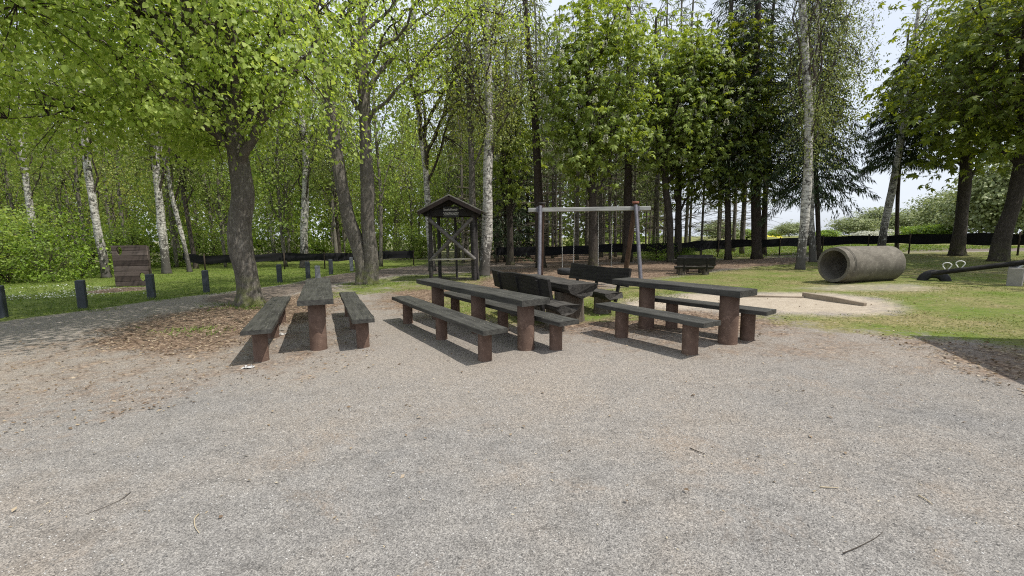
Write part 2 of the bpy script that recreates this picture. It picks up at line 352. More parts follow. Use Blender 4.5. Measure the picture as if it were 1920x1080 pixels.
def ground_mat():
    t = NT('ground_mix'); o = t.obj()
    big = t.noise(o, .35, 5, .6); med = t.noise(o, 1.8, 5, .65); fine = t.noise(o, 9, 5, .7)
    wob = t.math('SUBTRACT', t.math('ADD', t.math('MULTIPLY', med, .6), t.math('MULTIPLY', fine, .4)), .5)
    def mask(nm, k=1.6, gain=3.0):
        a = t.attr(nm)
        e = t.math('MULTIPLY', t.math('MULTIPLY', a, t.math('SUBTRACT', 1.0, a)), 4.0)
        v = t.math('ADD', a, t.math('MULTIPLY', wob, t.math('ADD', t.math('MULTIPLY', e, k), .0)))
        return t.math('ADD', t.math('MULTIPLY', t.math('SUBTRACT', v, .5), gain), .5, clamp=True)
    # gravel
    c1 = t.n('ShaderNodeSeparateColor', i_0=t.vor(o, 175, out='Color')).outputs[0]
    c2 = t.n('ShaderNodeSeparateColor', i_0=t.vor(o, 75, out='Color')).outputs[1]
    c3 = t.noise(o, 28, 4, .8)
    g = t.math('ADD', t.math('MULTIPLY', c1, .56), t.math('ADD', t.math('MULTIPLY', c2, .13), t.math('MULTIPLY', c3, .31)))
    grav = t.ramp(g, [(.12, (.080, .077, .075)), (.42, (.192, .184, .176)), (.62, (.256, .245, .233)), (.9, (.42, .402, .378))])
    tint = t.ramp(t.math('ADD', t.math('MULTIPLY', big, .6), t.math('MULTIPLY', med, .4)), [(.36, (.88, .885, .89)), (.5, (1, .99, .97)), (.64, (1.08, 1.0, .91))])
    grav = t.mix(1.0, grav, tint, 'MULTIPLY')
    scuff = t.noise(t.map(o, (1, 1.6, 1)), 3.6, 6, .7, .5); grav = t.mix(1.0, grav, t.ramp(scuff, [(.34, .80), (.5, 1.0), (.68, 1.10)]), 'MULTIPLY')
    rust = t.math('MULTIPLY', t.ramp(t.noise(o, 1.1, 6, .75, .4), [(.55, 0.0), (.70, .55)]), t.ramp(t.noise(o, 40, 3, .7), [(.4, .2), (.6, 1.0)]))
    grav = t.mix(rust, grav, (.30, .215, .145))
    # zone towards the left is browner
    sx = t.n('ShaderNodeSeparateXYZ', i_0=o)
    brn = t.math('MULTIPLY', t.ramp(t.math('ADD', t.math('MULTIPLY', sx.outputs[1], .115), t.math('MULTIPLY', t.math('SUBTRACT', big, .5), .8)), [(.28, 0.0), (.56, .8)]), t.ramp(c2, [(.1, .6), (.9, 1.0)]))
    grav = t.mix(brn, grav, t.ramp(g, [(.15, (.095, .082, .070)), (.5, (.245, .212, .180)), (.85, (.50, .44, .37))]))
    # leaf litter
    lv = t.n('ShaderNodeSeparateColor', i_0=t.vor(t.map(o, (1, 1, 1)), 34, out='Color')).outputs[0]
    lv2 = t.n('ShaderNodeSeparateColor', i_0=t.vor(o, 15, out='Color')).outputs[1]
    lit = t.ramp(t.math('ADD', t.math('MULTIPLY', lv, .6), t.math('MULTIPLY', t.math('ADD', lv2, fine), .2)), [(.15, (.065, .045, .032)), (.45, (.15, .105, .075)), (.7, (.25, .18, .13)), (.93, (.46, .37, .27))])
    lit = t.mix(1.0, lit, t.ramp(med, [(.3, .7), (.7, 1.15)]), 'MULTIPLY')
    # grass
    gr = t.ramp(t.math('ADD', t.math('MULTIPLY', fine, .5), t.math('MULTIPLY', t.noise(o, 60, 3, .7), .5)), [(.3, (.045, .075, .016)), (.5, (.11, .155, .028)), (.72, (.21, .25, .06))])
    dry = t.ramp(t.noise(o, .8, 5, .7), [(.36, 0.0), (.62, .85)])
    right = t.ramp(t.math('MULTIPLY', t.math('ADD', sx.outputs[0], 5.0), .2), [(0.0, .25), (1.0, 1.0)])
    gr = t.mix(t.math('MULTIPLY', dry, right), gr, t.ramp(t.math('ADD', t.math('MULTIPLY', lv, .5), t.math('MULTIPLY', fine, .5)), [(.3, (.13, .11, .05)), (.7, (.30, .25, .13))]))
    # sand
    sd = t.ramp(t.math('ADD', t.math('MULTIPLY', fine, .5), t.math('MULTIPLY', t.noise(o, 45, 4, .7), .5)), [(.3, (.25, .205, .155)), (.5, (.385, .33, .26)), (.7, (.50, .44, .355))])
    # path earth
    pt = t.ramp(t.math('ADD', t.math('MULTIPLY', g, .6), t.math('MULTIPLY', med, .4)), [(.3, (.075, .060, .050)), (.5, (.145, .118, .098)), (.75, (.27, .228, .19))])
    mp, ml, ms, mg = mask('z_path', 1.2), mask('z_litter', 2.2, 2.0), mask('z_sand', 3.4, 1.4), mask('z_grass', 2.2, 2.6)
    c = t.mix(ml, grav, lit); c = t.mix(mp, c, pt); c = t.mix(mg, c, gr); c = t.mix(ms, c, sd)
    h1 = t.vor(o, 150); h2 = t.vor(o, 52)
    h = t.math('ADD', t.math('MULTIPLY', h1, .5), t.math('ADD', t.math('MULTIPLY', h2, .5), t.math('ADD', t.math('MULTIPLY', fine, 1.0), t.math('MULTIPLY', scuff, 2.2))))
    return t.done(t.pbr(c, .95, t.bump(h, .6, .011), .12))
gnd = link_mesh('ground', me, ground_mat(), None, True); tag(gnd, kind='structure')
fld = link_mesh('field', np_mesh('field', [(57, 95, 1.0), (60, 95, 1.1), (150, 240, 1.8), (120, 240, 1.7)], [(0, 1, 2, 3)]), M['rape']); tag(fld, kind='structure')

# ------------------------------------------------------------------ trees
def unit(a): return a/(np.linalg.norm(a, axis=-1, keepdims=True)+1e-9)
def leaf_geo(P, A, N, L, W, shape='quad', droop=.12):
    n = len(P); A = unit(A); N = N-(N*A).sum(-1, keepdims=True)*A; N = unit(N); S = np.cross(N, A)
    L = np.broadcast_to(L, (n,))[:, None]; W = np.broadcast_to(W, (n,))[:, None]
    if shape == 'quad':
        V = np.stack([P, P+A*L*.45+S*W*.5+N*L*droop, P+A*L, P+A*L*.45-S*W*.5+N*L*droop], 1)
        return V.reshape(-1, 3), np.arange(4*n).reshape(-1, 4)
    up = N*L*droop
    V = np.stack([P, P+A*L*.28+S*W*.5+up, P+A*L*.66+S*W*.36+up*.6, P+A*L-N*L*.12, P+A*L*.66-S*W*.36+up*.6, P+A*L*.28-S*W*.5+up], 1).reshape(-1, 3)
    b = np.arange(n)[:, None]*6
    return V, np.vstack([b+np.array([[0, 1, 2, 3]]), b+np.array([[0, 3, 4, 5]])])
def spray_leaves(rng, tips, dirs, kind, per, spread, size):
    """leaf clumps round twig tips"""
    n = len(tips)*per; i = np.repeat(np.arange(len(tips)), per)
    g = rng.normal(size=(n, 3))
    if kind == 'birch':
        hang = rng.random(n)**.8
        P = tips[i]+g*np.array([.5, .5, .25])*spread; P[:, 2] -= hang*spread*2.2
    else:
        P = tips[i]+g*spread*(np.array([1.12, 1.12, .26]) if kind in ('lime', 'chestnut') else np.array([1, 1, .42])); P[:, 2] -= .25*np.hypot(g[:, 0], g[:, 1])*spread
    rad = unit(P-tips[i]+dirs[i]*.2); outw = unit((P-tips.mean(0))*np.array([1, 1, .6]))
    s = size*rng.uniform(.5, 1.3, n)
    if kind == 'chestnut':
        k = 6; up = unit(np.array([0, 0, .8])+outw*.55+rng.normal(size=(n, 3))*.35); a0 = unit(np.cross(up, rng.normal(size=(n, 3)))); b0 = np.cross(up, a0)
        PP, AA, NN, LL = [], [], [], []
        for q in range(k):
            th = (q-(k-1)/2)*.85
            ax = a0*math.cos(th)+b0*math.sin(th)-up*(.55+.25*rng.random((n, 1)))
            PP.append(P); AA.append(ax); NN.append(up+ax*.3); LL.append(s*(1.0-.10*abs(q-(k-1)/2)))
        PP, AA, NN, LL = map(np.concatenate, (PP, AA, NN, LL))
        return leaf_geo(PP, AA, NN, LL, LL*.40, 'quad', .08)
    A = rad*.6+rng.normal(size=(n, 3))*.55+np.array([0, 0, -.55]); N = np.array([0, 0, .75])+outw*.75+rng.normal(size=(n, 3))*.5
    if kind == 'lime': return leaf_geo(P, A, N, s, s*.85, 'hex')
    return leaf_geo(P, A, N, s, s*.75)
def limbs_and_crown(rng, trunk, tr_rad, center, radii, n_limb, n_tip, kind, per, spread, size, zmin, zlow, limb_r=.09, lower_taper=1.0):
    """trunk: local path. returns (big limbs geo, twigs geo, leaf V,F, tips)"""
    center = np.asarray(center, float); radii = np.asarray(radii, float)
    big, tw = Geo(), Geo(); samples = []; srad = []
    zs = trunk[:, 2]
    for k in range(n_limb):
        f = (k+.5)/n_limb; z0 = zlow+(center[2]+radii[2]*.35-zlow)*f**1.1; i0 = int(np.argmin(abs(zs-z0))); p0 = trunk[i0]
        ang = k*2.4+rng.uniform(-.4, .4); el = rng.uniform(-.25, .55)+.5*f
        d = np.array([math.cos(ang)*math.cos(el), math.sin(ang)*math.cos(el), math.sin(el)])
        p2 = center+d*radii*.8; p1 = (p0+p2)/2+np.array([0, 0, .12*np.linalg.norm(p2-p0)])+rng.normal(size=3)*.25
        path = bezier(p0, p1, p2, 11); path[1:-1] += rng.normal(size=(9, 3))*.05*np.linalg.norm(p2-p0)/3
        r0 = min(limb_r*rng.uniform(.7, 1.2), tr_rad[i0]*.75); rr = np.linspace(r0, r0*.22, 11)
        big.add(*tube_geo(path, rr, 6, cap=False)); samples.append(path[3:]); srad.append(rr[3:])
    for pth, rr in list(zip(list(samples), list(srad))):
        for q in range(3):
            j = int(rng.integers(0, 6)); p0 = pth[j]; d = unit(rng.normal(size=3)); d[2] = d[2]*.6
            p2 = center+unit((p0-center)*.8/radii+d)*radii*rng.uniform(.55, .95)
            if p2[2] < zmin: p2[2] = zmin+rng.random()*.6
            L = np.linalg.norm(p2-p0); p1 = (p0+p2)/2+np.array([0, 0, .14*L])+rng.normal(size=3)*.1*L
            path = bezier(p0, p1, p2, 8); path[1:-1] += rng.normal(size=(6, 3))*.03*L
            r2 = np.linspace(max(.008, rr[j]*.6), .007, 8); tw.add(*tube_geo(path, r2, 5, cap=False)); samples.append(path[2:]); srad.append(r2[2:])
    top = trunk[zs > center[2]-radii[2]*.3]
    if len(top) > 1: samples.append(top[::3]); srad.append(np.full(len(top[::3]), .05))
    SP = np.vstack(samples); SR = np.concatenate(srad)
    d = unit(rng.normal(size=(n_tip*3, 3))); r = rng.uniform(.28, 1.0, (n_tip*3, 1))**.62
    T = d*r; sq = np.where(T[:, 2:] < 0, lower_taper, 1.0); T = T*np.concatenate([np.ones_like(sq), np.ones_like(sq), sq], 1)
    T = center+T*radii*(1+.2*np.sin(d[:, :1]*5+d[:, 1:2]*4+3*d[:, 2:]+center[2])+.13*np.sin(d[:, :1]*9-d[:, 1:2]*8+7*d[:, 2:]))
    T = T[T[:, 2] > zmin+rng.random(len(T))*.5+.45*(1+np.sin(T[:, 0]*1.5+center[2])*np.cos(T[:, 1]*1.3+1))-.25][:n_tip]
    idx = np.empty(len(T), int)
    for a in range(0, len(T), 400):
        idx[a:a+400] = np.argmin(((T[a:a+400, None]-SP[None])**2).sum(-1), 1)
    D = []
    for t_, j in zip(T, idx):
        p0 = SP[j]; L = np.linalg.norm(t_-p0); mid = (p0+t_)/2+np.array([0, 0, .10*L])+rng.normal(size=3)*.06*L
        path = bezier(p0, mid, t_, 5); r0 = min(.006+.008*L, SR[j]*.8+.003)
        tw.add(*tube_geo(path, np.linspace(r0, .003, 5), 3, cap=False)); D.append(path[-1]-path[-2])
    D = unit(np.array(D))
    # leaves also along the last stretch of each twig
    T2 = np.vstack([T, T-D*spread*.9]); D2 = np.vstack([D, D])
    V, F = spray_leaves(rng, T2, D2, kind, max(1, per//2), spread, size)
    return big, tw, V, F, T
def trunk_geo(path, r0, r1, sides=14, flare=.55, seed=0, lump=.06, bulges=()):
    n = len(path); L = np.concatenate([[0], np.cumsum(np.linalg.norm(np.diff(path, axis=0), axis=1))])
    f = L/L[-1]; rad = r0*(1-f)**.75+r1*f**.9*1.0; rad = np.maximum(rad, r1*.5)
    rg = np.random.default_rng(seed); ph = rg.uniform(0, 6.28, 6)
    def lobes(th, i, P):
        h = L[i]; fl = flare*np.exp(-h/.22)
        out = 1+fl*(.55+.45*np.cos(4*th+ph[0])+.25*np.cos(7*th+ph[1]))
        out = out+lump*(np.sin(2*th+h*1.9+ph[2])+.6*np.sin(3*th-h*2.7+ph[3])+.45*np.sin(5*th+h*4.1+ph[4]))
        for zb, amp, th0 in bulges: out = out+amp*np.exp(-((h-zb)/.28)**2)*np.clip(np.cos(th-th0), 0, 1)
        return out
    V, F = tube_geo(path, rad, sides, lobes); return V, F, rad

def tree(name, label, cat, kind, bark, leaf, base, way, wpx, H, cen, radii, n_limb, n_tip, per, spread, size, zmin, zlow=None, seed=1, group=None,
         r1=.05, bulges=(), second=None, blossoms=0, limb_r=.09, flare=.55, sides=14, lower=1.0, Y=None):
    """base: pixel of trunk foot; way: pixels along the trunk in the plane of its foot; cen: crown centre (dx, dy, z) from the foot"""
    rng = np.random.default_rng(seed)
    B = at(*base) if Y is None else ground(*at_depth(base[0], base[1], Y)[:2])
    root = empty(name, B, 0, label, cat, group); b = np.array(B)
    pts = [np.array([0, 0, -.08])]+[np.array(at_depth(u, v, B.y))-b for u, v in way]
    last = pts[-1]; d = unit(pts[-1]-pts[-2]) if len(pts) > 1 else np.array([0, 0, 1.])
    d = d*np.array([.6, .6, 1]); z = last[2]
    while z < H:
        last = last+unit(d)*min(1.5, H-z+.05)+np.append(rng.normal(size=2)*.07, 0); pts.append(last); z = last[2]
    path = catmull(pts, .16 if sides > 10 else .4); r0 = wpx/2/FPX*B.y*B.y/math.hypot(B.x, B.y)
    g = Geo(); V, F, rad = trunk_geo(path, r0, r1, sides, flare, seed, bulges=bulges); g.add(V, F)
    if second:
        p2 = [np.array([.0, .0, -.08])+np.array(second['off'])]+[np.array(at_depth(u, v, B.y+second.get('dy', 0)))-b for u, v in second['way']]
        z = p2[-1][2]; dd = unit(p2[-1]-p2[-2]); last = p2[-1]
        while z < H*.95: last = last+unit(dd*np.array([.6, .6, 1]))*1.4; p2.append(last); z = last[2]
        path2 = catmull(p2, .16); V2, F2, _ = trunk_geo(path2, second['w']/2/FPX*B.y, r1, sides, flare, seed+7); g.add(V2, F2)
    if zlow is None: zlow = max(1.5, zmin+.3)
    big, tw, LV, LF, T = limbs_and_crown(rng, path, rad, cen, radii, n_limb, n_tip, kind, per, spread, size, zmin, zlow, limb_r, lower)
    tgt = tw if bark is M['birch'] else g
    nb = tgt.n; tgt.V += big.V; tgt.F += [f+nb for f in big.F]
    g.obj('trunk', bark, root); tw.obj('branches', M['twig'], root)
    link_mesh('crown', np_mesh('crown', LV, LF), leaf, root)
    if blossoms:
        # upright white candles sitting on the outer shoots
        bl = Geo(); sel = T[(T[:, 2] < 9.8) & (T[:, 1]-cen[1] < -.25*radii[1])]; sel = sel[rng.permutation(len(sel))[:blossoms]]
        for p in sel:
            k = 44; hh = rng.random(k); rr = .075*(1-hh)**.7+.012; th = rng.uniform(0, 6.28, k)
            Pp = p+np.stack([rr*np.cos(th), rr*np.sin(th),   .08+hh*.32], 1)
            ax = np.stack([np.cos(th), np.sin(th), .4*np.ones(k)], 1)
            bl.add(*leaf_geo(Pp, ax, rng.normal(size=(k, 3)), .07, .055))
        bl.obj('blossoms', M['blossom'], root, False)
    return root

def spruce_parts(rng, H, z0, rmax, n_br, per, droop, root, leaf, bark, r0, path=None, hang=1.0, dead=0, size=.34, twig='twig'):
    if path is None: path = catmull([(0, 0, -.1), (rng.normal()*.06, rng.normal()*.06, H*.35), (rng.normal()*.1, rng.normal()*.1, H*.7), (rng.normal()*.1, rng.normal()*.1, H)], .6)
    g = Geo(); V, F, rad = trunk_geo(path, r0, .03, 8, .4, int(rng.integers(999)), .04); g.add(V, F); g.obj('trunk', bark, root)
    br = Geo(); Ps, As, Ns, Ls = [], [], [], []
    zs = path[:, 2]
    for k in range(n_br):
        f = (k+rng.random())/n_br; z = z0+(H-.3-z0)*f; i = int(np.argmin(abs(zs-z))); p0 = path[i]
        L = rmax*(1-f)**.8*rng.uniform(.55, 1.1)+.25; a = k*2.399+rng.uniform(-.5, .5)
        out = np.array([math.cos(a), math.sin(a), 0])
        p1 = p0+out*L*.5+np.array([0, 0, .06*L-.10*droop*L]); p2 = p0+out*L+np.array([0, 0, -.35*droop*L*rng.uniform(.5, 1.3)])
        path_b = bezier(p0, p1, p2, 6); br.add(*tube_geo(path_b, np.linspace(.02+.006*L, .005, 6), 3, cap=False))
        m = max(3, int(per*L/rmax)); t = rng.uniform(.12, 1.0, m)**.8
        tt = t[:, None]; P = (1-tt)**2*p0+2*tt*(1-tt)*p1+tt*tt*p2
        side = np.array([-out[1], out[0], 0]); sgn = rng.choice([-1, 1], m)[:, None]; lat = rng.random((m, 1))*.5*L*(1-tt*.6)*.75
        P = P+side*sgn*lat+np.array([0, 0, -1])*lat*.35*droop
        A = out*rng.uniform(.1, .9, (m, 1))+side*sgn*rng.uniform(.1, .8, (m, 1))+np.array([0, 0, -1])*rng.uniform(.15, 1.3*hang, (m, 1))
        Ps.append(P); As.append(A); Ns.append(rng.normal(size=(m, 3))+np.array([0, 0, .8])); Ls.append(rng.uniform(.6, 1.2, m)*size)
    for k in range(dead):
        z = rng.uniform(1.2, z0+1); i = int(np.argmin(abs(zs-z))); p0 = path[i]; a = rng.uniform(0, 6.28); L = rng.uniform(.5, 1.7)
        p2 = p0+np.array([math.cos(a), math.sin(a), rng.uniform(-.35, .1)])*L
        br.add(*tube_geo(bezier(p0, (p0+p2)/2+np.array([0, 0, .1]), p2, 4), np.linspace(.014, .003, 4), 3, cap=False))
    P, A, N, L = np.vstack(Ps), np.vstack(As), np.vstack(Ns), np.concatenate(Ls)
    br.obj('branches', M[twig], root)
    link_mesh('crown', np_mesh('crown', *leaf_geo(P, A, N, L, L*.14, 'quad', .05)), leaf, root)
def spruce(name, label, base, way, wpx, H, z0, rmax, n_br, per, droop, seed, group=None, hang=1.0, dead=30, leaf='needle', Y=None, size=.34):
    rng = np.random.default_rng(seed)
    B = at(*base) if Y is None else ground(*at_depth(base[0], base[1], Y)[:2])
    root = empty(name, B, 0, label, 'tree', group); b = np.array(B)
    pts = [np.array([0, 0, -.08])]+[np.array(at_depth(u, v, B.y))-b for u, v in way]; last = pts[-1]; z = last[2]
    while z < H: last = last+np.array([rng.normal()*.04, rng.normal()*.04, 1.5]); pts.append(last); z = last[2]
    spruce_parts(rng, H, z0, rmax, n_br, per, droop, root, M[leaf], M['bark_spruce'], wpx/2/FPX*B.y*B.y/math.hypot(B.x, B.y), catmull(pts, .4), hang, dead, size)
    return root
# ---- foreground and mid-ground trees
tree('lime_tree', 'thick lime with a swollen trunk burr and bright yellow-green leaves over the gravel', 'tree', 'lime', M['bark_lime'], M['lime_leaf'],
     (470, 573), [(464, 520), (454, 470), (449, 425), (456, 370), (452, 330), (442, 270), (430, 215), (410, 150)], 48, 10.5, (-1.5, -1.7, 6.1), (5.0, 5.0, 3.4), 20, 1500, 50, .27, .085, 3.2, 3.2, 3,
     bulges=((1.35, .26, 3.2), (1.75, .18, 3.6), (.9, .10, .4)), limb_r=.12, flare=.95, sides=24)
tree('lime_tree', 'twin-stemmed grey tree, two trunks joined at the mossy foot, left of the shelter', 'tree', 'lime', M['bark_lime'], M['lime_leaf2'],
     (693, 533), [(695, 480), (690, 420), (688, 330), (683, 200), (680, 100), (677, 0)], 29, 12.5, (.6, -.6, 9.2), (4.2, 3.6, 3.6), 14, 430, 38, .30, .09, 5.5, 5.0, 5,
     second=dict(off=(-.28, .05, 0), way=[(680, 500), (668, 450), (651, 400), (633, 300), (619, 200), (601, 90), (588, 0)], w=27), sides=16)
tree('birch_tree', 'pale birch rising behind the shelter roof with sparse yellowish spring leaves', 'tree', 'spring', M['birch'], M['spring_leaf'],
     (811, 508), [(806, 450), (801, 360), (796, 300), (788, 240), (783, 150)], 13, 12.5, (1.2, -.8, 8.6), (3.5, 2.6, 4.6), 12, 520, 12, .36, .10, 3.9, 4.0, 7)
LB = [
 ('birch_tree', 'leftmost white birch, its foot hidden in the leafy shrubs', 'birch', 'birch', 'birch_leaf', (72, 508), [(66, 450), (58, 400), (48, 330), (40, 270), (33, 205)], 17, 11),
 ('birch_tree', 'leaning white birch just left of the plank climbing panel', 'birch', 'birch', 'birch_leaf', (201, 521), [(193, 480), (183, 430), (173, 370), (164, 310), (158, 250)], 18, 12),
 ('birch_tree', 'white birch just right of the plank climbing panel', 'birch', 'birch', 'birch_leaf', (313, 513), [(306, 450), (299, 380), (293, 320), (290, 250)], 18, 13),
 ('birch_tree', 'thin pale birch leaning left beside the dark slim trunk by the fence end', 'birch', 'birch', 'birch_leaf', (356, 510), [(346, 460), (333, 410), (321, 360)], 9, 14),
 ('slim_tree', 'dark slim leaning trunk at the left end of the black fence', 'lime', 'bark_dark', 'forest_leaf', (368, 504), [(357, 440), (347, 380), (339, 330)], 9, 15),
 ('birch_tree', 'thin white birch behind the fence just right of the burred lime', 'birch', 'birch', 'birch_leaf', (515, 490), [(510, 430), (504, 345)], 8, 16),
 ('birch_tree', 'blotchy birch behind the bollards, between the burred lime and the twin trunks', 'birch', 'birch', 'birch_leaf', (571, 502), [(570, 440), (572, 380), (573, 280), (562, 190), (553, 130)], 16, 17),
 ('slim_tree', 'thin dark trunk close behind the twin-stemmed tree, on its left', 'lime', 'bark_dark', 'forest_leaf', (638, 487), [(634, 440), (630, 390), (626, 300)], 7, 18),
 ('slim_tree', 'slender grey forked tree between the twin trunks and the shelter', 'lime', 'bark_forest', 'spring_leaf', (741, 476), [(742, 420), (745, 370), (750, 300), (756, 240)], 9, 19),
 ('birch_tree', 'tall white birch beside the shelter, brightest trunk in the middle of the photo', 'birch', 'birch', 'birch_leaf', (907, 517), [(911, 470), (914, 420), (914, 350), (916, 280), (917, 200), (914, 100), (912, 0)], 21, 20),
 ('slim_tree', 'grey-barked trunk touching the white birch beside the shelter', 'lime', 'bark_lime', 'spring_leaf', (893, 514), [(890, 450), (886, 380), (884, 300), (880, 200), (878, 100)], 13, 21),
]
for nm, lab, kd, bk, lf, base, way, w, sd in LB:
    z0 = 3.8 if base[0] < 600 else 5.0
    tree(nm, lab, 'tree', kd, M[bk], M[lf], base, way, w, 13.5, (.2, 0, 8.8), (2.4, 2.4, 4.8), 10, 330 if kd == 'birch' else 260, 16, .36, .09, z0, z0-.6, sd, sides=12, limb_r=.05)
def chestnut(label, base, way, w, H, cen, radii, n_tip, zmin, seed, leaf='chestnut_leaf', bl=22, per=8, bark='bark_dark', size=.24):
    return tree('horse_chestnut', label, 'tree', 'chestnut', M[bark], M[leaf], base, way, w, H, cen, radii, 12, n_tip, per, .38, size, zmin, max(1.8, zmin-.5), seed, blossoms=bl, limb_r=.07, sides=14)
chestnut('slim dark chestnut with low leafy sprays between the white birch and the swing', (957, 497), [(956, 420), (954, 350), (952, 280), (950, 180)], 13, 12, (0, -.4, 7.0), (1.7, 1.6, 5.2), 170, 2.9, 31, bl=8)
chestnut('bright green chestnut behind the swing, trunk between the two pairs of chains', (1112, 502), [(1112, 420), (1109, 350), (1106, 270), (1104, 200), (1100, 100)], 17, 12.5, (-.1, -.7, 7.9), (2.7, 2.2, 5.0), 440, 3.0, 32, bl=26)
chestnut('chestnut with a curved dark trunk, left of the pair behind the distant log seats', (1257, 491), [(1256, 420), (1248, 350), (1242, 270), (1236, 190), (1230, 100)], 14, 12, (-.1, -.4, 8.0), (2.5, 2.1, 4.4), 340, 4.2, 33, bl=14)
chestnut('chestnut full of white flower candles, right of the pair behind the distant log seats', (1273, 487), [(1272, 430), (1273, 340), (1275, 250), (1278, 150)], 13, 12, (1.5, -1.4, 7.1), (3.3, 2.5, 5.0), 620, 2.8, 34, 'chestnut_shaded', bl=60)
chestnut('big dark chestnut on the right, in front of the round sign', (1794, 479), [(1800, 430), (1807, 370), (1812, 300), (1815, 230), (1817, 150)], 29, 12, (.2, -.4, 7.9), (3.9, 3.4, 4.5), 560, 3.3, 35, 'chestnut_shaded', 12)
chestnut('leaning chestnut at the right edge of the photo behind the seesaw', (1870, 490), [(1881, 440), (1897, 390), (1911, 335), (1920, 270), (1922, 180)], 38, 12, (.2, -.6, 7.4), (4.4, 3.7, 4.2), 600, 3.3, 36, 'chestnut_shaded', 8)
# unseen chestnut added past the right edge to shade the seesaw and the pipe
rt = chestnut('unseen chestnut added right of the seesaw to shade the grass', (1960, 530), [(1985, 430), (2010, 300)], 30, 10.5, (2.2, -.6, 7.2), (4.3, 3.8, 3.7), 560, 3.6, 38, 'chestnut_shaded', 0)
rt.location = ground(17.2, 11.0)
tree('birch_tree', 'tall slender birch left of the concrete pipe, with hanging leafy twigs', 'tree', 'birch', M['birch'], M['birch_leaf'], (1500, 505), [(1504, 460), (1509, 410), (1513, 350), (1516, 280), (1516, 200), (1510, 100), (1504, 0)], 19, 14.5, (.15, 0, 8.6), (1.35, 1.3, 5.8), 12, 420, 24, .32, .065, 3.4, 3.2, 41, sides=14, limb_r=.04)
tree('birch_tree', 'shorter birch trunk close behind the tall birch, left of the pipe', 'tree', 'birch', M['birch'], M['birch_leaf'], (1525, 491), [(1522, 440), (1520, 390), (1519, 300), (1522, 200)], 14, 12, (.4, .2, 8.2), (1.7, 1.6, 4.4), 10, 380, 18, .34, .08, 4.4, 4, 42, sides=12, limb_r=.04)
tree('birch_tree', 'birch leaning to the right behind the concrete pipe', 'tree', 'birch', M['birch'], M['birch_leaf'], (1651, 477), [(1657, 430), (1668, 380), (1679, 320), (1690, 260), (1700, 200), (1712, 100), (1725, 0)], 17, 12.5, (2.2, 0, 10.2), (2.2, 2.0, 3.2), 10, 260, 20, .36, .085, 5.6, 5, 43, sides=12, limb_r=.04)
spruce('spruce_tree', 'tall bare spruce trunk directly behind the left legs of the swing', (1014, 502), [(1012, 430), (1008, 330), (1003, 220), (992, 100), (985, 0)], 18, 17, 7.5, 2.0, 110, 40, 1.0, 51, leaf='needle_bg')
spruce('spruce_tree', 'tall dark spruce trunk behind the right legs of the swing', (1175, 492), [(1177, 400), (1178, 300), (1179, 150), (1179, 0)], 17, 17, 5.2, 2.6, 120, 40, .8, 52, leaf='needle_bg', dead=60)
spruce('spruce_tree', 'dark spruce trunk right of the black log seats', (1365, 487), [(1365, 420), (1364, 330), (1362, 200)], 13, 16, 4.5, 2.5, 130, 46, 1.0, 53)
spruce('spruce_tree', 'thick dark spruce halfway between the distant log seats and the tall right birch', (1419, 485), [(1418, 420), (1416, 330), (1414, 200)], 21, 18, 3.8, 3.2, 240, 110, 1.1, 54, size=.27)
spruce('spruce_tree', 'slimmer spruce trunk just behind the thick one, left of the tall right birch', (1432, 479), [(1433, 420), (1436, 330), (1438, 200)], 12, 16, 4.6, 2.6, 130, 46, 1.0, 55)
spruce('spruce_tree', 'dark spruce with drooping boughs behind the tall right birch', (1536, 487), [(1534, 420), (1530, 330), (1526, 200)], 10, 15, 3.4, 2.3, 220, 170, 1.6, 56, hang=2.2, dead=6, size=.26)
spruce('spruce_tree', 'thin spruce with shaggy hanging boughs beside the leaning birch', (1682, 474), [(1682, 420), (1684, 350), (1690, 260), (1694, 160)], 9, 10.5, 5.0, 2.1, 140, 190, 1.4, 57, hang=2.8, dead=6, size=.26)

# ---- the wood behind: templates copied
def templ_tree(name, kind, bark, leaf, H, cen, radii, n_tip, per, spread, size, zmin, seed, r0, n_limb=9):
    rng = np.random.default_rng(seed); root = empty(name, (0, 0, 0))
    path = catmull([(0, 0, -.1), tuple(rng.normal(size=2)*.15)+(H*.3,), tuple(rng.normal(size=2)*.35)+(H*.65,), tuple(rng.normal(size=2)*.5)+(H,)], .5)
    g = Geo(); V, F, rad = trunk_geo(path, r0, .03, 8, .4, seed); g.add(V, F)
    big, tw, LV, LF, T = limbs_and_crown(rng, path, rad, cen, radii, n_limb, n_tip, kind, per, spread, size, zmin, max(1.0, zmin), .04)
    nb = g.n; g.V += big.V; g.F += [f+nb for f in big.F]
    g.obj('trunk', M[bark], root); tw.obj('branches', M['twig'], root); link_mesh('crown', np_mesh('crown', LV, LF), M[leaf], root)
    return root
def place(templates, spots, label, group, used):
    for (x, y, s, k) in spots:
        t = templates[k % len(templates)]; loc = ground(x, y); rz = (x*7.3+y*3.1) % 6.28
        if t not in used: used.add(t); t.location = loc; t.rotation_euler = (0, 0, rz); t.scale = (s, s, s); tag(t, label, 'tree', group)
        else: dup(t, loc, rz, s, label, group)
rg = np.random.default_rng(77); used = set()
SP = []
for k in range(5):
    rr = np.random.default_rng(200+k); root = empty('forest_spruce', (0, 0, 0))
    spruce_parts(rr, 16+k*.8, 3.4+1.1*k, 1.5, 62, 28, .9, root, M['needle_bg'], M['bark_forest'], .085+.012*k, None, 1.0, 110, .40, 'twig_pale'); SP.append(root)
spots = []
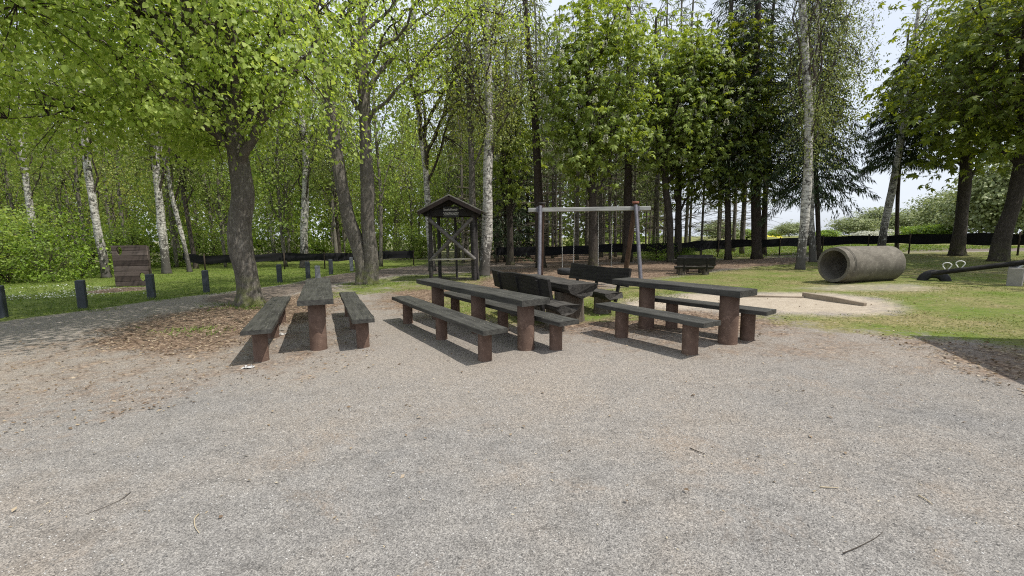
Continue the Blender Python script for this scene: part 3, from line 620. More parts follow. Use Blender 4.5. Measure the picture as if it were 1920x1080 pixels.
for y in np.arange(27.5, 50, 2.6):
    for x in np.arange(-7, 22, 2.1):
        X, Y = x+rg.uniform(-.8, .8), y+rg.uniform(-.9, .9); q = X/Y
        if q < -.14 or q > .58 or (q > .36 and Y > 34) or .022 < q < .055: continue
        spots.append((X, Y, rg.uniform(.85, 1.15), int(rg.integers(5))))
place(SP, spots, 'slim straight spruce in the dense dark wood behind the swing', 'spruces of the dark wood', used)
DT = [templ_tree('forest_tree', 'lime', 'bark_forest', lf, H, (0, 0, cz), (2.6, 2.5, rz), nt, 13, .42, .13, zm, 300+i, .10+.02*(i % 3)) for i, (lf, H, cz, rz, nt, zm) in enumerate([
    ('forest_leaf', 13, 7.8, 6.0, 360, 1.6), ('birch_leaf', 14, 8.5, 5.8, 330, 2.6), ('spring_leaf', 12, 7.4, 5.6, 280, 1.8), ('forest_leaf', 10, 5.6, 4.8, 340, 1.0), ('spring_leaf', 14, 9, 5.4, 230, 3.2)])]
spots = []
for y in np.arange(25.5, 50, 4.6):
    for x in np.arange(-62, -1, 4.5):
        X, Y = x+rg.uniform(-1.4, 1.4), y+rg.uniform(-1.3, 1.3); q = X/Y
        if q > -.07 or q < -1.45 or (q > -.2 and Y < 28) or (-.5 < q and rg.random() < .12): continue
        spots.append((X, Y, rg.uniform(.8, 1.2), int(rg.integers(5))))
place(DT, spots, 'leafy young tree in the light green wood behind the left lawn', 'trees of the light green wood', used)
spruce('spruce_tree', 'dark young spruce branched to the ground, in the shade right of the white birch', (948, 490), [(948, 440), (947, 380)], 8, 9.5, .8, 2.0, 170, 70, .9, 58, dead=0, Y=28, size=.3)
spruce('spruce_tree', 'dark young spruce behind the left end of the swing beam', (990, 488), [(990, 440), (989, 380)], 8, 8, .8, 1.5, 150, 60, .9, 59, dead=0, Y=32, size=.3)
# shrubs
def shrub_t(seed, leaf, rad, n_tip, size):
    rng = np.random.default_rng(seed); root = empty('shrub', (0, 0, 0)); st = Geo(); tips = []; sam = []
    for k in range(9):
        a = k*.7+rng.uniform(-.3, .3); d = np.array([math.cos(a)*.55, math.sin(a)*.55, rng.uniform(.8, 1.5)])*rad[2]*.6
        p = bezier((0, 0, -.05), d*.5+np.array([0, 0, .2]), d, 7); st.add(*tube_geo(p, np.linspace(.022, .006, 7), 4, cap=False)); sam.append(p[2:])
    SPt = np.vstack(sam); d = unit(rng.normal(size=(n_tip, 3))); T = d*rng.uniform(.35, 1, (n_tip, 1))**.5*np.array(rad)+np.array([0, 0, rad[2]*.85]); T = T[T[:, 2] > .12]
    T *= (1+.2*np.sin(4*d[:len(T), :1]+3*d[:len(T), 1:2]))
    for q in T: j = np.argmin(((SPt-q)**2).sum(1)); st.add(*tube_geo(bezier(SPt[j], (SPt[j]+q)/2+np.array([0, 0, .08]), q, 4), np.linspace(.008, .003, 4), 3, cap=False))
    V, F = spray_leaves(rng, T, unit(T), 'lime2', 13, .2, size)
    st.obj('stems', M['twig'], root); link_mesh('foliage', np_mesh('foliage', V, F), M[leaf], root); return root
SH = [shrub_t(400, 'bush_leaf', (1.5, 1.4, 1.3), 120, .13), shrub_t(401, 'forest_leaf', (1.3, 1.2, 1.5), 260, .11), shrub_t(402, 'bush_leaf', (1.0, 1.0, .7), 200, .10)]
def put_shrubs(lst, label, group):
    for (u, v, s, k) in lst:
        b = at(u, v); t = SH[k]
        if t not in used: used.add(t); t.location = b; t.scale = (s, s, s); t.rotation_euler = (0, 0, u % 6.28); tag(t, label, 'shrub', group)
        else: dup(t, b, u % 6.28, s, label, group)
put_shrubs([(15, 530, .9, 0), (100, 528, .75, 0), (155, 521, .95, 0), (62, 514, 1.2, 1), (-40, 530, 1.1, 1), (118, 506, 1.35, 0), (-90, 540, 1.1, 1)], 'bright leafy shrub in the thicket at the left edge behind the daisies', 'shrubs at the left edge')
put_shrubs([(235, 505, 1.0, 1), (275, 500, 1.1, 0), (330, 500, .8, 2), (395, 496, 1.0, 1), (425, 494, 1.0, 0), (480, 489, 1.1, 0), (545, 488, 1.0, 1), (600, 486, 1.1, 2), (655, 484, 1.2, 2), (705, 481, 1.0, 1)], 'green shrub behind the black fence on the left, below the light wood', 'shrubs behind the left fence')
put_shrubs([(765, 486, .95, 1), (790, 484, .8, 1)], 'blue-green shrub beside the fence end behind the shelter', 'shrubs by the shelter')
put_shrubs([(1236, 489, .55, 0)], 'bright leafed shrub at the foot of the chestnut pair behind the swing', None)
put_shrubs([(1286, 487, .5, 2)], 'low green shrub just right of the chestnut pair, behind the log seats', None)
# far woods as one mass
rng = np.random.default_rng(9); n = 60000
X = rng.uniform(-95, 20, n); top = 13+3*np.sin(X*.35)+2*np.sin(X*.9+1); Z = top*rng.random(n)**.8; Yy = 58+rng.uniform(-2, 4, n)+2.5*np.sin(X*.8+Z*.5)
far_w = link_mesh('forest', np_mesh('forest', *leaf_geo(np.stack([X, Yy, Z], 1), rng.normal(size=(n, 3)), rng.normal(size=(n, 3)), rng.uniform(.35, .8, n), .45)), M['forest_leaf']); tag(far_w, kind='stuff')
# ---- open country on the right: hedge and field trees
RT = []
for i, (lf, rad, cz, H, nt) in enumerate([('far_leaf', (3.4, 3.2, 3.0), 3.4, 6, 420), ('far_leaf', (2.6, 2.6, 3.6), 4.0, 7, 380), ('bush_leaf', (2.4, 2.3, 2.0), 2.0, 3.6, 260), ('blossom', (2.6, 2.4, 1.7), 1.7, 3, 240)]):
    RT.append(templ_tree('field_tree', 'lime', 'bark_forest', lf, H, (0, 0, cz), rad, nt, 18, .5, .26, .3, 500+i, .16))
def field_tree(u, Y, s, k, label):
    b = at_depth(u, 440, Y); loc = ground(b.x, Y); t = RT[k]; s = (s*1.1, s*1.1, s*.66) if Y > 52 else (s, s, s)
    if t not in used: used.add(t); t.location = loc; t.scale = s; tag(t, label, 'tree')
    else: dup(t, loc, u % 6.28, s, label)
for a in [(1549, 62, .55, 2, 'small round reddish-green bush beyond the fence, right of the tall birch'),
          (1598, 80, .95, 0, 'rounded tree beyond the fence above the left end of the pipe'),
          (1626, 60, .5, 3, 'white flowering bush beyond the fence above the pipe'),
          (1640, 90, 1.25, 1, 'tree in the far hedge just left of the leaning birch'),
          (1700, 84, 1.2, 0, 'rounded hedge tree just right of the thin spruce'),
          (1742, 88, 1.45, 0, 'dome-shaped tree in the middle of the far hedge'),
          (1716, 56, .65, 2, 'light green bush before the far hedge, right of the thin spruce'),
          (1766, 54, .75, 2, 'yellow-green bush beyond the fence left of the big dark chestnut'),
          (1775, 70, 1.5, 1, 'taller hedge tree directly left of the big dark chestnut'),
          (1838, 50, 1.15, 0, 'broad pale tree right of the big dark chestnut, beyond the fence'),
          (1880, 44, 1.25, 1, 'tall pale tree filling the gap between the two right-hand chestnuts'),
          (1925, 46, 1.3, 0, 'pale tree beyond the fence at the right edge of the photo'),
          (1665, 66, .6, 3, 'whitish flowering bush beyond the fence between leaning birch and pipe'),
          (1480, 120, 1.0, 0, 'small far tree seen just left of the tall right birch'),
          (1455, 130, .9, 2, 'tiny far bush by the yellow field'),
          (1400, 70, .7, 2, 'field bush seen between the spruce trunks'), (1350, 66, .8, 0, 'field tree seen through the spruce trunks right of the log seats')]:
    field_tree(*a)

# ------------------------------------------------------------------ picnic tables and benches on concrete posts
def slab_bm(L, W, T, seed, irregular=.004):
    """plank along X, top at z=0"""
    rng = np.random.default_rng(seed); b = bmesh.new(); n = 14; rows = []
    ly, ry, tz = (rng.normal(size=n+1)*irregular for _ in range(3))
    for i in range(n+1):
        x = -L/2+L*i/n; e = rng.normal()*irregular*1.2 if i in (0, n) else 0
        c = .007
        prof = [(-W/2+ly[i], -T+tz[i]*.4), (W/2+ry[i], -T+tz[i]*.4), (W/2+ry[i], -c), (W/2+ry[i]-c, tz[i]*.1), (0.0, tz[i]*.16+.001), (-W/2+ly[i]+c, tz[i]*.1), (-W/2+ly[i], -c)]
        rows.append([b.verts.new((x+e*(.5+.5*(q % 2)), p[0], p[1])) for q, p in enumerate(prof)])
    m = len(rows[0])
    for i in range(n):
        for j in range(m): b.faces.new((rows[i][j], rows[i][(j+1) % m], rows[i+1][(j+1) % m], rows[i+1][j]))
    b.faces.new(rows[0][::-1]); b.faces.new(rows[-1])
    return b
def post_bm(x, y, h, r, zb=-.15, lean=0):
    g = Geo(); zz = np.array([zb, .0, .03, h*.5, h-.012, h]); rr = np.array([r*1.02, r*1.02, r, r, r, r*.94])
    path = np.stack([x+lean*zz, y+0*zz, zz], 1)
    V, F = tube_geo(path, rr, 28); return V, F
def post_furniture(name, label, cat, group, px, h, W, T, legs, r, seed, yaw_fix=0.0):
    """px: pixel of the middle of the near end and of the far end of the top; legs: distance of each post from the near end"""
    a, b = (np.array(at(u, v, h)) for u, v in px); a[2] = b[2] = 0; d = b-a; L = np.linalg.norm(d); c = (a+b)/2
    rz = math.atan2(d[1], d[0]); g = ground(c[0], c[1]); root = empty(name, g, rz, label, cat, group)
    top = bm_obj('tabletop' if cat == 'table' else 'seat', slab_bm(L, W, T, seed), M['wood_black'], root); top.location = (0, 0, h)
    for q in legs:
        lx = -L/2+(q if q >= 0 else L+q)
        gz = float(terrain(c[0]+lx*math.cos(rz), c[1]+lx*math.sin(rz)))-g.z
        ge = Geo(); V, F = post_bm(0, 0, h-T-gz+.004, r); ge.add(V, F); o = ge.obj('leg', M['concrete_brown'], root); o.location = (lx, 0, gz)
        mod = o.modifiers.new('es', 'EDGE_SPLIT'); mod.split_angle = R(50)
    return root
GT, GB = 'plank tables on round concrete posts', 'plank benches on round concrete posts'
post_furniture('picnic_table', 'leftmost plank table, seen end-on, on brown concrete posts', 'table', GT, ((591.5, 563.5), (597, 523)), .75, .46, .075, (.28, -.55), .115, 1)
post_furniture('bench', 'leftmost plank bench, between the burred lime and the end-on table', 'bench', GB, ((479.5, 620), (527, 556.5)), .46, .34, .055, (.3, 1.75, -.35), .09, 2)
post_furniture('bench', 'short-looking plank bench directly right of the end-on table', 'bench', GB, ((682, 598.5), (651, 548)), .46, .31, .055, (.28, 1.7, -.35), .09, 3)
post_furniture('picnic_table', 'long plank table with three concrete posts in the middle of the gravel', 'table', GT, ((1006, 559), (799.5, 523)), .75, .46, .085, (.25, 1.6, -.55), .12, 4)
post_furniture('bench', 'long bench on the near side of the middle table', 'bench', GB, ((929, 616), (751, 556.3)), .46, .35, .06, (.28, 1.7, -.4), .09, 5)
post_furniture('bench', 'bench on the far side of the middle table, beside the half-log seats', 'bench', GB, ((1069, 599.5), (837.5, 547.5)), .46, .34, .06, (.3, 1.7, -.4), .09, 6)
post_furniture('picnic_table', 'rightmost plank table on two thick concrete posts', 'table', GT, ((1404, 542), (1165, 523.5)), .78, .46, .085, (.25, -.55), .125, 7)
post_furniture('bench', 'front bench of the rightmost table, nearest the camera on the right', 'bench', GB, ((1336, 602), (1132, 569)), .47, .34, .06, (.3, -.4), .1, 8)
post_furniture('bench', 'far bench of the rightmost table, next to the sand pit', 'bench', GB, ((1447, 580), (1221, 557)), .47, .32, .06, (.3, -.4), .095, 9)

# ------------------------------------------------------------------ half-log seats
def halflog_bm(L, W, T, seed, flat=.0):
    rng = np.random.default_rng(seed); b = bmesh.new(); n = 14; m = 11; rows = []
    ph = rng.uniform(0, 6, 3)
    for i in range(n+1):
        x = -L/2+L*i/n; pts = []
        w = W*(1+.05*math.sin(x*2.3+ph[0])); 
        for j in range(m):
            a = math.pi*j/(m-1); rr = 1+.10*math.sin(3*a+x*1.4+ph[1])+.06*math.sin(7*a+ph[2]+x*3)+rng.normal()*.02
            y = -math.cos(a)*w/2*(1 if j not in (0, m-1) else 1); z = -(math.sin(a)**.75)*T*rr
            pts.append((y, z if 0 < j < m-1 else -.012*abs(rng.normal())))
        pts += [(w*.25, .004*rng.normal()), (-w*.25, .004*rng.normal())]
        e = 0 if 0 < i < n else 1
        rows.append([b.verts.new((x+e*rng.normal()*.02, p[0], p[1])) for p in pts])
    k = len(rows[0])
    for i in range(n):
        for j in range(k): b.faces.new((rows[i][j], rows[i][(j+1) % k], rows[i+1][(j+1) % k], rows[i+1][j]))
    b.faces.new(rows[0][::-1]); b.faces.new(rows[-1]); return b
def stump_obj(name, x, y, h, r, seed, parent, mat='stump', stretch=1.0):
    g = Geo(); rg_ = np.random.default_rng(seed); ph = rg_.uniform(0, 6, 4); zz = np.linspace(-.1, h, 7)
    lob = lambda th, i, P: 1+.07*np.sin(2*th+ph[0])+.05*np.sin(3*th+ph[1]+P[:, 2][:, None]*2)+.03*np.sin(9*th+ph[2])+.10*np.exp(-(zz[:, None]+.0)/.12)
    V, F = tube_geo(np.stack([0*zz, 0*zz, zz], 1), np.full(7, r), 22, lob); V[:, 1] *= stretch; g.add(V, F)
    o = g.obj(name, M[mat], parent); o.location = (x, y, 0); mo = o.modifiers.new('es', 'EDGE_SPLIT'); mo.split_angle = R(55); return o
def board_bm(L, Hh, T, seed):
    rng = np.random.default_rng(seed); b = bmesh.new(); n = 16; rows = []
    for i in range(n+1):
        x = -L/2+L*i/n; zt = Hh/2+.014*math.sin(x*3+seed)+rng.normal()*.004; zb = -Hh/2+.012*math.sin(x*2.2+seed*2)
        rows.append([b.verts.new(p) for p in ((x, -T/2, zb), (x, T/2, zb), (x, T/2, zt), (x, 0, zt+.006), (x, -T/2, zt))])
    for i in range(n):
        for j in range(5): b.faces.new((rows[i][j], rows[i][(j+1) % 5], rows[i+1][(j+1) % 5], rows[i+1][j]))
    b.faces.new(rows[0][::-1]); b.faces.new(rows[-1]); return b
def log_bench(label, loc, rz, L, seed, group, back_y=.27):
    """seat along X; back on +Y side"""
    r = empty('log_bench', loc, rz, label, 'bench', group)
    s = bm_obj('seat', halflog_bm(L, .42, .15, seed), M['wood_end'], r); s.location = (0, 0, .46)
    for k, x in enumerate((-L*.32, L*.32)): stump_obj('leg', x, 0, .345, .16, seed+k, r)
    lean = Matrix.Rotation(R(-14), 3, 'X')
    bo = bm_obj('backrest', board_bm(L*1.02, .35, .05, seed), M['wood_char'], r); bo.location = (0, back_y+.075, .735); bo.rotation_euler = (R(-11), 0, 0)
    for x in (-L*.36, 0.0, L*.36) if L > 1.9 else (-L*.3, L*.3):
        u = bm_obj('upright', beam((x, back_y-.01, .22), (x, back_y+.135, .865), .07, .05), M['wood_char'], r)
    return r
def log_table(label, loc, rz, L, seed, group):
    r = empty('log_table', loc, rz, label, 'table', group)
    s = bm_obj('tabletop', halflog_bm(L, .62, .24, seed), M['wood_end'], r); s.location = (0, 0, .74)
    for k, x in enumerate((-L*.30, L*.30)): stump_obj('pedestal', x, 0, .56, .25, seed+10+k, r)
    return r
ang = math.atan2(-.91, .41)            # along the set, pointing at the viewer
dv = np.array([.41, -.91]); nv = np.array([.91, .41])
def setpt(n_, d_): p = nv*n_+dv*d_; return ground(p[0], p[1])
log_bench('half-log bench whose black back faces the viewer, beside the middle table', setpt(3.62, -6.98), ang+math.pi, 2.3, 21, 'half-log seats with black backs') 
log_table('heavy half-log table with a ragged grey end, between two high-backed log benches', setpt(4.17, -7.4), ang, 2.3, 22, 'half-log tables')
log_bench('half-log bench with a long black back, facing left below the swing', setpt(5.2, -7.75), ang, 2.1, 23, 'half-log seats with black backs')
b0 = at(1296, 516); a2 = R(-8)
u2 = Vector((math.cos(a2), math.sin(a2), 0)); w2 = Vector((-math.sin(a2), math.cos(a2), 0))
def gp2(p): return ground(p.x, p.y)
log_bench('distant black log bench seen from behind, in the shade by the chestnut pair', gp2(b0+w2*.1+u2*.1), a2+math.pi, 1.75, 24, 'half-log seats with black backs')
log_table('distant black log table between its two benches in the shade by the chestnut pair', gp2(b0+w2*.6+u2*.2), a2, 1.75, 25, 'half-log tables')
log_bench('distant black log bench on the far side of its table, by the chestnut pair', gp2(b0+w2*1.15+u2*.5), a2, 1.75, 26, 'half-log seats with black backs')
for o in list(C.objects)[:]:
    if o.type == 'EMPTY' and o.get('label', '').startswith('distant black log'): o.scale = (.74, .74, .70)

# ------------------------------------------------------------------ mine-shaft shelter
def log_obj(name, a, b, r, mat, parent, seed=0):
    g = Geo(); a = np.array(a, float); b = np.array(b, float); P = a+(b-a)*np.linspace(0, 1, 8)[:, None]
    rg_ = np.random.default_rng(seed); ph = rg_.uniform(0, 6, 3)
    V, F = tube_geo(P, r, 12, lambda th, i, Q: 1+.05*np.sin(2*th+ph[0]+i*.4)+.03*np.sin(5*th+ph[1]+i)); g.add(V, F)
    o = g.obj(name, M[mat], parent); mo = o.modifiers.new('es', 'EDGE_SPLIT'); mo.split_angle = R(60); return o
tb = (at(811, 526)+at(889, 526.5))/2; th_ = R(-2)
W_ = (at(889, 526.5)-at(811, 526)).length
sh = empty('mine_shelter', ground(tb.x, tb.y), th_, 'narrow dark timber mine-shaft frame with a pitched roof, crossed poles and a lettered sign', 'shelter')
hw = W_/2; De = 1.25; Hh = 2.42
for x in (-hw, hw): log_obj('post', (x, 0, -.1), (x*(.96), 0, Hh), .075, 'wood_tower', sh, int(x*10+50))
for x in (-hw*.9, hw*.9): log_obj('post', (x, De, -.1), (x, De, Hh), .07, 'wood_tower', sh, int(x*10+70))
log_obj('post', (-.05, De, -.1), (-.08, De, Hh+.25), .045, 'wood_tower', sh, 5)
log_obj('raking_post', (hw*1.0+.10, .25, -.05), (hw*.9, .12, Hh-.05), .055, 'wood_tower', sh, 6)
log_obj('raking_post', (hw*.84, .45, -.05), (hw*.8, .5, Hh-.1), .05, 'wood_tower', sh, 8)
log_obj('cross_brace', (-hw-.02, -.10, Hh-.12), (hw+.03, -.10, .80), .07, 'wood_brace', sh, 9)
log_obj('cross_brace', (hw-.04, -.02, Hh-.1), (-hw-.02, -.02, .76), .07, 'wood_brace', sh, 10)
bm_obj('shelf', beam((-hw+.06, .02, .80), (hw-.06, .02, .82), .20, .055), M['shelf'], sh)
bm_obj('sill', beam((-hw, .02, .10), (hw+.02, .02, .07), .10, .07), M['wood_tower'], sh)
bm_obj('sill', beam((hw, 0, .05), (hw*.9, De, .05), .09, .07), M['wood_tower'], sh)
bm_obj('tie_beam', beam((-hw-.14, .0, Hh+.10), (hw+.14, .0, Hh+.10), .12, .26), M['wood_char'], sh)
bm_obj('tie_beam', beam((-hw-.14, De, Hh+.06), (hw+.14, De, Hh+.06), .10, .14), M['wood_char'], sh)
for x in (-hw, hw): bm_obj('side_beam', beam((x, -.2, Hh+.05), (x, De+.2, Hh+.05), .1, .12), M['wood_char'], sh)
ez, rzz, ex = Hh+.13, Hh+.70, hw+.34
for s in (-1, 1):
    sl = bm_obj('roof_slope', beam((0, De/2, rzz), (s*ex, De/2, ez), De+.95, .045), M['shingle'], sh)
    # underside boards and the barge board at the front gable
    dz = .055
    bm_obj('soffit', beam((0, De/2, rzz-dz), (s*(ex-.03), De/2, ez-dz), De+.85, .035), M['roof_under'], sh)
    bm_obj('barge_board', beam((s*.01, -.455, rzz-.09), (s*(ex-.02), -.455, ez-.07), .035, .15), M['roof_under'], sh)
    bm_obj('rafter', beam((s*.02, 0, rzz-.16), (s*(ex-.12), 0, ez-.11), .08, .15), M['wood_char'], sh)
sg = bm_obj('sign_board', box_bm(.58, .03, .40, (0.0, -.085, Hh+.12)), M['sign_black'], sh)
def text_obj(name, body, size, loc, mat, parent, width=None):
    cu = bpy.data.curves.new(name, 'FONT'); cu.body = body; cu.size = size; cu.align_x = 'CENTER'; cu.align_y = 'CENTER'; cu.extrude = .002; cu.offset = .004
    t = bpy.data.objects.new(name, cu); C.objects.link(t); bpy.context.view_layer.update()
    me = bpy.data.meshes.new_from_object(t.evaluated_get(bpy.context.evaluated_depsgraph_get())); bpy.data.objects.remove(t)
    if width:
        xs = [v.co.x for v in me.vertices]; f = width/(max(xs)-min(xs))
        for v in me.vertices: v.co.x *= f
    o = link_mesh(name, me, mat, parent); o.location = loc; o.rotation_euler = (R(90), 0, 0); return o
text_obj('lettering', 'Braunkohlengrube', .125, (0, -.104, Hh+.205), M['sign_white'], sg, .53)
text_obj('lettering', 'HOFFNUNG', .135, (0, -.104, Hh+.05), M['sign_white'], sg, .34)
for x in (-.225, .225):
    b = bmesh.new()
    for s in (-1, 1):
        beam((x-s*.045, -.104, Hh-.005), (x+s*.04, -.104, Hh+.09), .004, .013, 0, b)
        beam((x+s*.04-.022*s-.0, -.104, Hh+.105), (x+s*.04+.022*s, -.104, Hh+.078), .004, .024, 0, b)
    bm_obj('crossed_hammers', b, M['sign_white'], sg)

# ------------------------------------------------------------------ swing
pa, pb = at_depth(990, 394, 12.9), at_depth(1219, 391, 12.9)
cx = (pa.x+pb.x)/2; Ys = 12.9; g0 = ground(cx, Ys); zb = (pa.z+pb.z)/2-g0.z
sw = empty('swing_frame', g0, math.atan2(0, 1), 'two-seat swing frame of a grey beam on worn metal and brown wooden legs', 'swing'); sw.rotation_euler = (0, 0, 0)
hL = (pb.x-pa.x)/2
bm_obj('beam', beam((-hL, 0, zb-.01), (hL, 0, zb+.015), .14, .12, .012), M['wood_grey'], sw)
def gz(x, y): return float(terrain(g0.x+x, g0.y+y))-g0.z
xl = at_depth(1014, 392, Ys).x-g0.x; xr = at_depth(1189, 392, Ys).x-g0.x
for x, s in ((xl, -1), (xr, 1)):
    fx = x+s*.10
    log_obj('metal_leg', (fx+(-.10 if s > 0 else -.02), -.95, gz(fx, -.95)-.1), (x+s*.02, -.10, zb+.10), .058, 'metal_pole', sw, 3)
    log_obj('wooden_leg', (x+(.06 if s < 0 else 0), 1.0, gz(x, 1.0)-.1), (x+.03, -.02, zb+.17), .075, 'wood_brown', sw, 4)
    g = Geo(); V, F = tube_geo([(x+.03, -.03, zb+.16), (x+.03, -.035, zb+.215)], .10, 16); g.add(V, F); g.obj('post_cap', M['cap_red' if s > 0 else 'wood_tower'], sw, False)
    bm_obj('bracket', box_bm(.09, .2, .16, (x+s*.09, 0, zb)), M['metal_pole'], sw)
def chain_geo(g, a, b):
    a = np.array(a, float); b = np.array(b, float); L = np.linalg.norm(b-a); n = int(L/.034)
    for i in range(n):
        c = a+(b-a)*(i+.5)/n; t = np.linspace(0, 2*np.pi, 9)
        ring = np.stack([.0115*np.cos(t), 0*t, .023*np.sin(t)], 1) if i % 2 else np.stack([0*t, .0115*np.cos(t), .023*np.sin(t)], 1)
        g.add(*tube_geo(c+ring, .0042, 4, cap=False))
def tyre(name, loc, r, rt, w, parent, flat=True, arc=(0, 2*math.pi), rotz=0):
    """tyre lying flat (axis Z); section squashed, open towards the centre"""
    n = 40; sec = [(rt*.95, -w*.28), (rt*.55, -w*.5), (-.15*rt, -w*.5), (-rt*.9, -w*.42), (-rt, -w*.2), (-rt, w*.2), (-rt*.9, w*.42), (-.15*rt, w*.5), (rt*.55, w*.5), (rt*.95, w*.28)]
    sec = [(r-q, z) for q, z in sec]; m = len(sec); closed = arc[1]-arc[0] > 6.2
    V = []; 
    for i in range(n+1):
        a = arc[0]+(arc[1]-arc[0])*i/n
        for k, (rr, z) in enumerate(sec):
            q = rr+(.006 if (i % 2 and 3 <= k <= 6) else 0); V.append((q*math.cos(a), q*math.sin(a), z))
    F = [(i*m+k, i*m+k+1, (i+1)*m+k+1, (i+1)*m+k) for i in range(n) for k in range(m-1)]
    o = link_mesh(name, np_mesh(name, V, F), M['rubber'], parent, False); so = o.modifiers.new('s', 'SOLIDIFY'); so.thickness = .012
    o.location = loc; return o
xs_ = [at_depth(u, 450, Ys).x-g0.x for u in (1053, 1077, 1121, 1148)]
zt = at_depth(1064, 509, Ys).z-g0.z
g = Geo(); chain_geo(g, (xs_[0], 0, zb-.06), (xs_[0]+.03, 0, zt+.05)); chain_geo(g, (xs_[1], 0, zb-.06), (xs_[1]-.03, 0, zt+.05))
ts = empty('tyre_swing', (g0.x, g0.y, g0.z), 0, 'black tyre hanging flat on two chains, the left seat of the swing', 'swing seat')
g.obj('chain', M['chain'], ts); tyre('tyre', ((xs_[0]+xs_[1])/2, 0, zt), .215, .085, .17, ts)
g = Geo(); chain_geo(g, (xs_[2], 0, zb-.06), (xs_[2]+.02, 0, .5)); chain_geo(g, (xs_[3], 0, zb-.06), (xs_[3]-.02, 0, .5))
ts = empty('board_swing', (g0.x, g0.y, g0.z), 0, 'right seat of the swing on two pale chains, hidden behind the black bench back', 'swing seat')
g.obj('chain', M['chain'], ts); bm_obj('seat', box_bm(xs_[3]-xs_[2]+.04, .18, .035, ((xs_[2]+xs_[3])/2, 0, .48)), M['rubber'], ts)

# ------------------------------------------------------------------ concrete pipe
pc = at(1574, 534); pr = at(1697, 527)
e1 = np.array([pc.x+.05, pc.y+.35]); e2 = e1+1.85*np.array([.98, .21]); ax_ = e2-e1; Lp = np.linalg.norm(ax_)
pipe_r = .50
pp = empty('concrete_pipe', ground(*((e1+e2)/2)), math.atan2(ax_[1], ax_[0]), 'mottled grey-brown concrete pipe lying on the grass beside the sand pit', 'pipe')
b = bmesh.new(); prof = [(-Lp/2+.0, .395), (-Lp/2, .475), (-Lp/2+.16, .475), (-Lp/2+.17, .487), (-Lp/2+.185, .487), (-Lp/2+.20, pipe_r), (-Lp*.2, pipe_r), (Lp*.2, pipe_r), (Lp/2-.01, pipe_r), (Lp/2, .49), (Lp/2, .42), (0, .41), (-Lp/2+.05, .40)]
rings = []; ns = 56; rgp = np.random.default_rng(3)
for k, (x, r_) in enumerate(prof):
    rings.append([b.verts.new((x+(rgp.normal()*.004 if k in (0, 1, 8, 9) else 0), r_*math.cos(a), .47+r_*math.sin(a))) for a in np.linspace(0, 2*np.pi, ns, endpoint=False)])
for k in range(len(rings)):
    A_, B_ = rings[k], rings[(k+1) % len(rings)]
    for j in range(ns): b.faces.new((A_[j], A_[(j+1) % ns], B_[(j+1) % ns], B_[j]))
o = bm_obj('pipe_shell', b, M['concrete_pipe'], pp, True); mo = o.modifiers.new('es', 'EDGE_SPLIT'); mo.split_angle = R(28)
b = bmesh.new(); bmesh.ops.create_circle(b, cap_ends=True, radius=1, segments=24); bmesh.ops.scale(b, vec=(Lp*.46, .26, 1), verts=b.verts)
for v in b.verts: v.co.z = .115
# ------------------------------------------------------------------ sand pit kerbs
def kerb(label, pts, h, w):
    P = [at(u, v) for u, v in pts]; m = (P[0]+P[-1])/2; r = bmesh.new()
    for a_, b_ in zip(P[:-1], P[1:]): beam(a_-m+Vector((0, 0, h*.5-.05)), b_-m+Vector((0, 0, h*.5-.05-(.045 if b_ is P[-1] else 0))), w, h+.1, .008, r)
    o = bm_obj('sand_pit_edging', r, M['kerb'], None); o.location = m; tag(o, label, 'edging', 'edging of the sand pit'); return o
kerb('pale edging board along the back of the sand pit', [(1362, 557), (1507, 558)], .07, .09)
kerb('edging board slanting into the sand at the right of the pit', [(1506, 557), (1562, 566), (1622, 574)], .11, .08)

# ------------------------------------------------------------------ seesaw
sb = at(1902, 535); p0 = at_depth(1746, 513, sb.y+1.0); p1 = at_depth(1903, 494, sb.y)
d = (p1-p0); tip = p0; far = p1+d*1.0
se = empty('seesaw', ground(sb.x, sb.y), 0, 'black log seesaw tilted on a concrete block, with white metal handles', 'seesaw'); O = se.location
log_obj('beam', tip-O, far-O, .062, 'wood_char', se, 12)
for k, (u, v) in enumerate(((1777, 504), (1803, 500))):
    f = (u-1746)/(1903-1746); c = np.array(tip+d*f-O); t = np.linspace(-.5, np.pi+.5, 12)
    hd = unit(np.array([d.x, d.y, 0])); side = np.array([-hd[1], hd[0], 0])
    pts = [c+hd*(.08*math.cos(q))+np.array([0, 0, .165+.065*math.sin(q)]) for q in t]; pts = [c+hd*.03+np.array([0, 0, .06])]+pts+[c-hd*.03+np.array([0, 0, .06])]
    g = Geo(); g.add(*tube_geo(catmull(pts, .02), .012, 8)); g.obj('handle', M['white_metal'], se)
bm_obj('pedestal', box_bm(.30, .24, .52, (0, 0, .16), Matrix.Rotation(R(35), 3, 'Z'), .012), M['concrete_grey'], se)
bm_obj('bracket', beam((-.08, 0, .40), (.08, 0, .52), .2, .05), M['chain'], se)
tp = at(1751, 526); ty = tyre('half_tyre', tp, .23, .10, .17, None, arc=(0, math.pi)); ty.rotation_euler = (R(90), 0, math.atan2(d.y, d.x)); ty.location.z -= .05
tag(ty, 'half-buried black tyre under the low end of the seesaw', 'tyre')

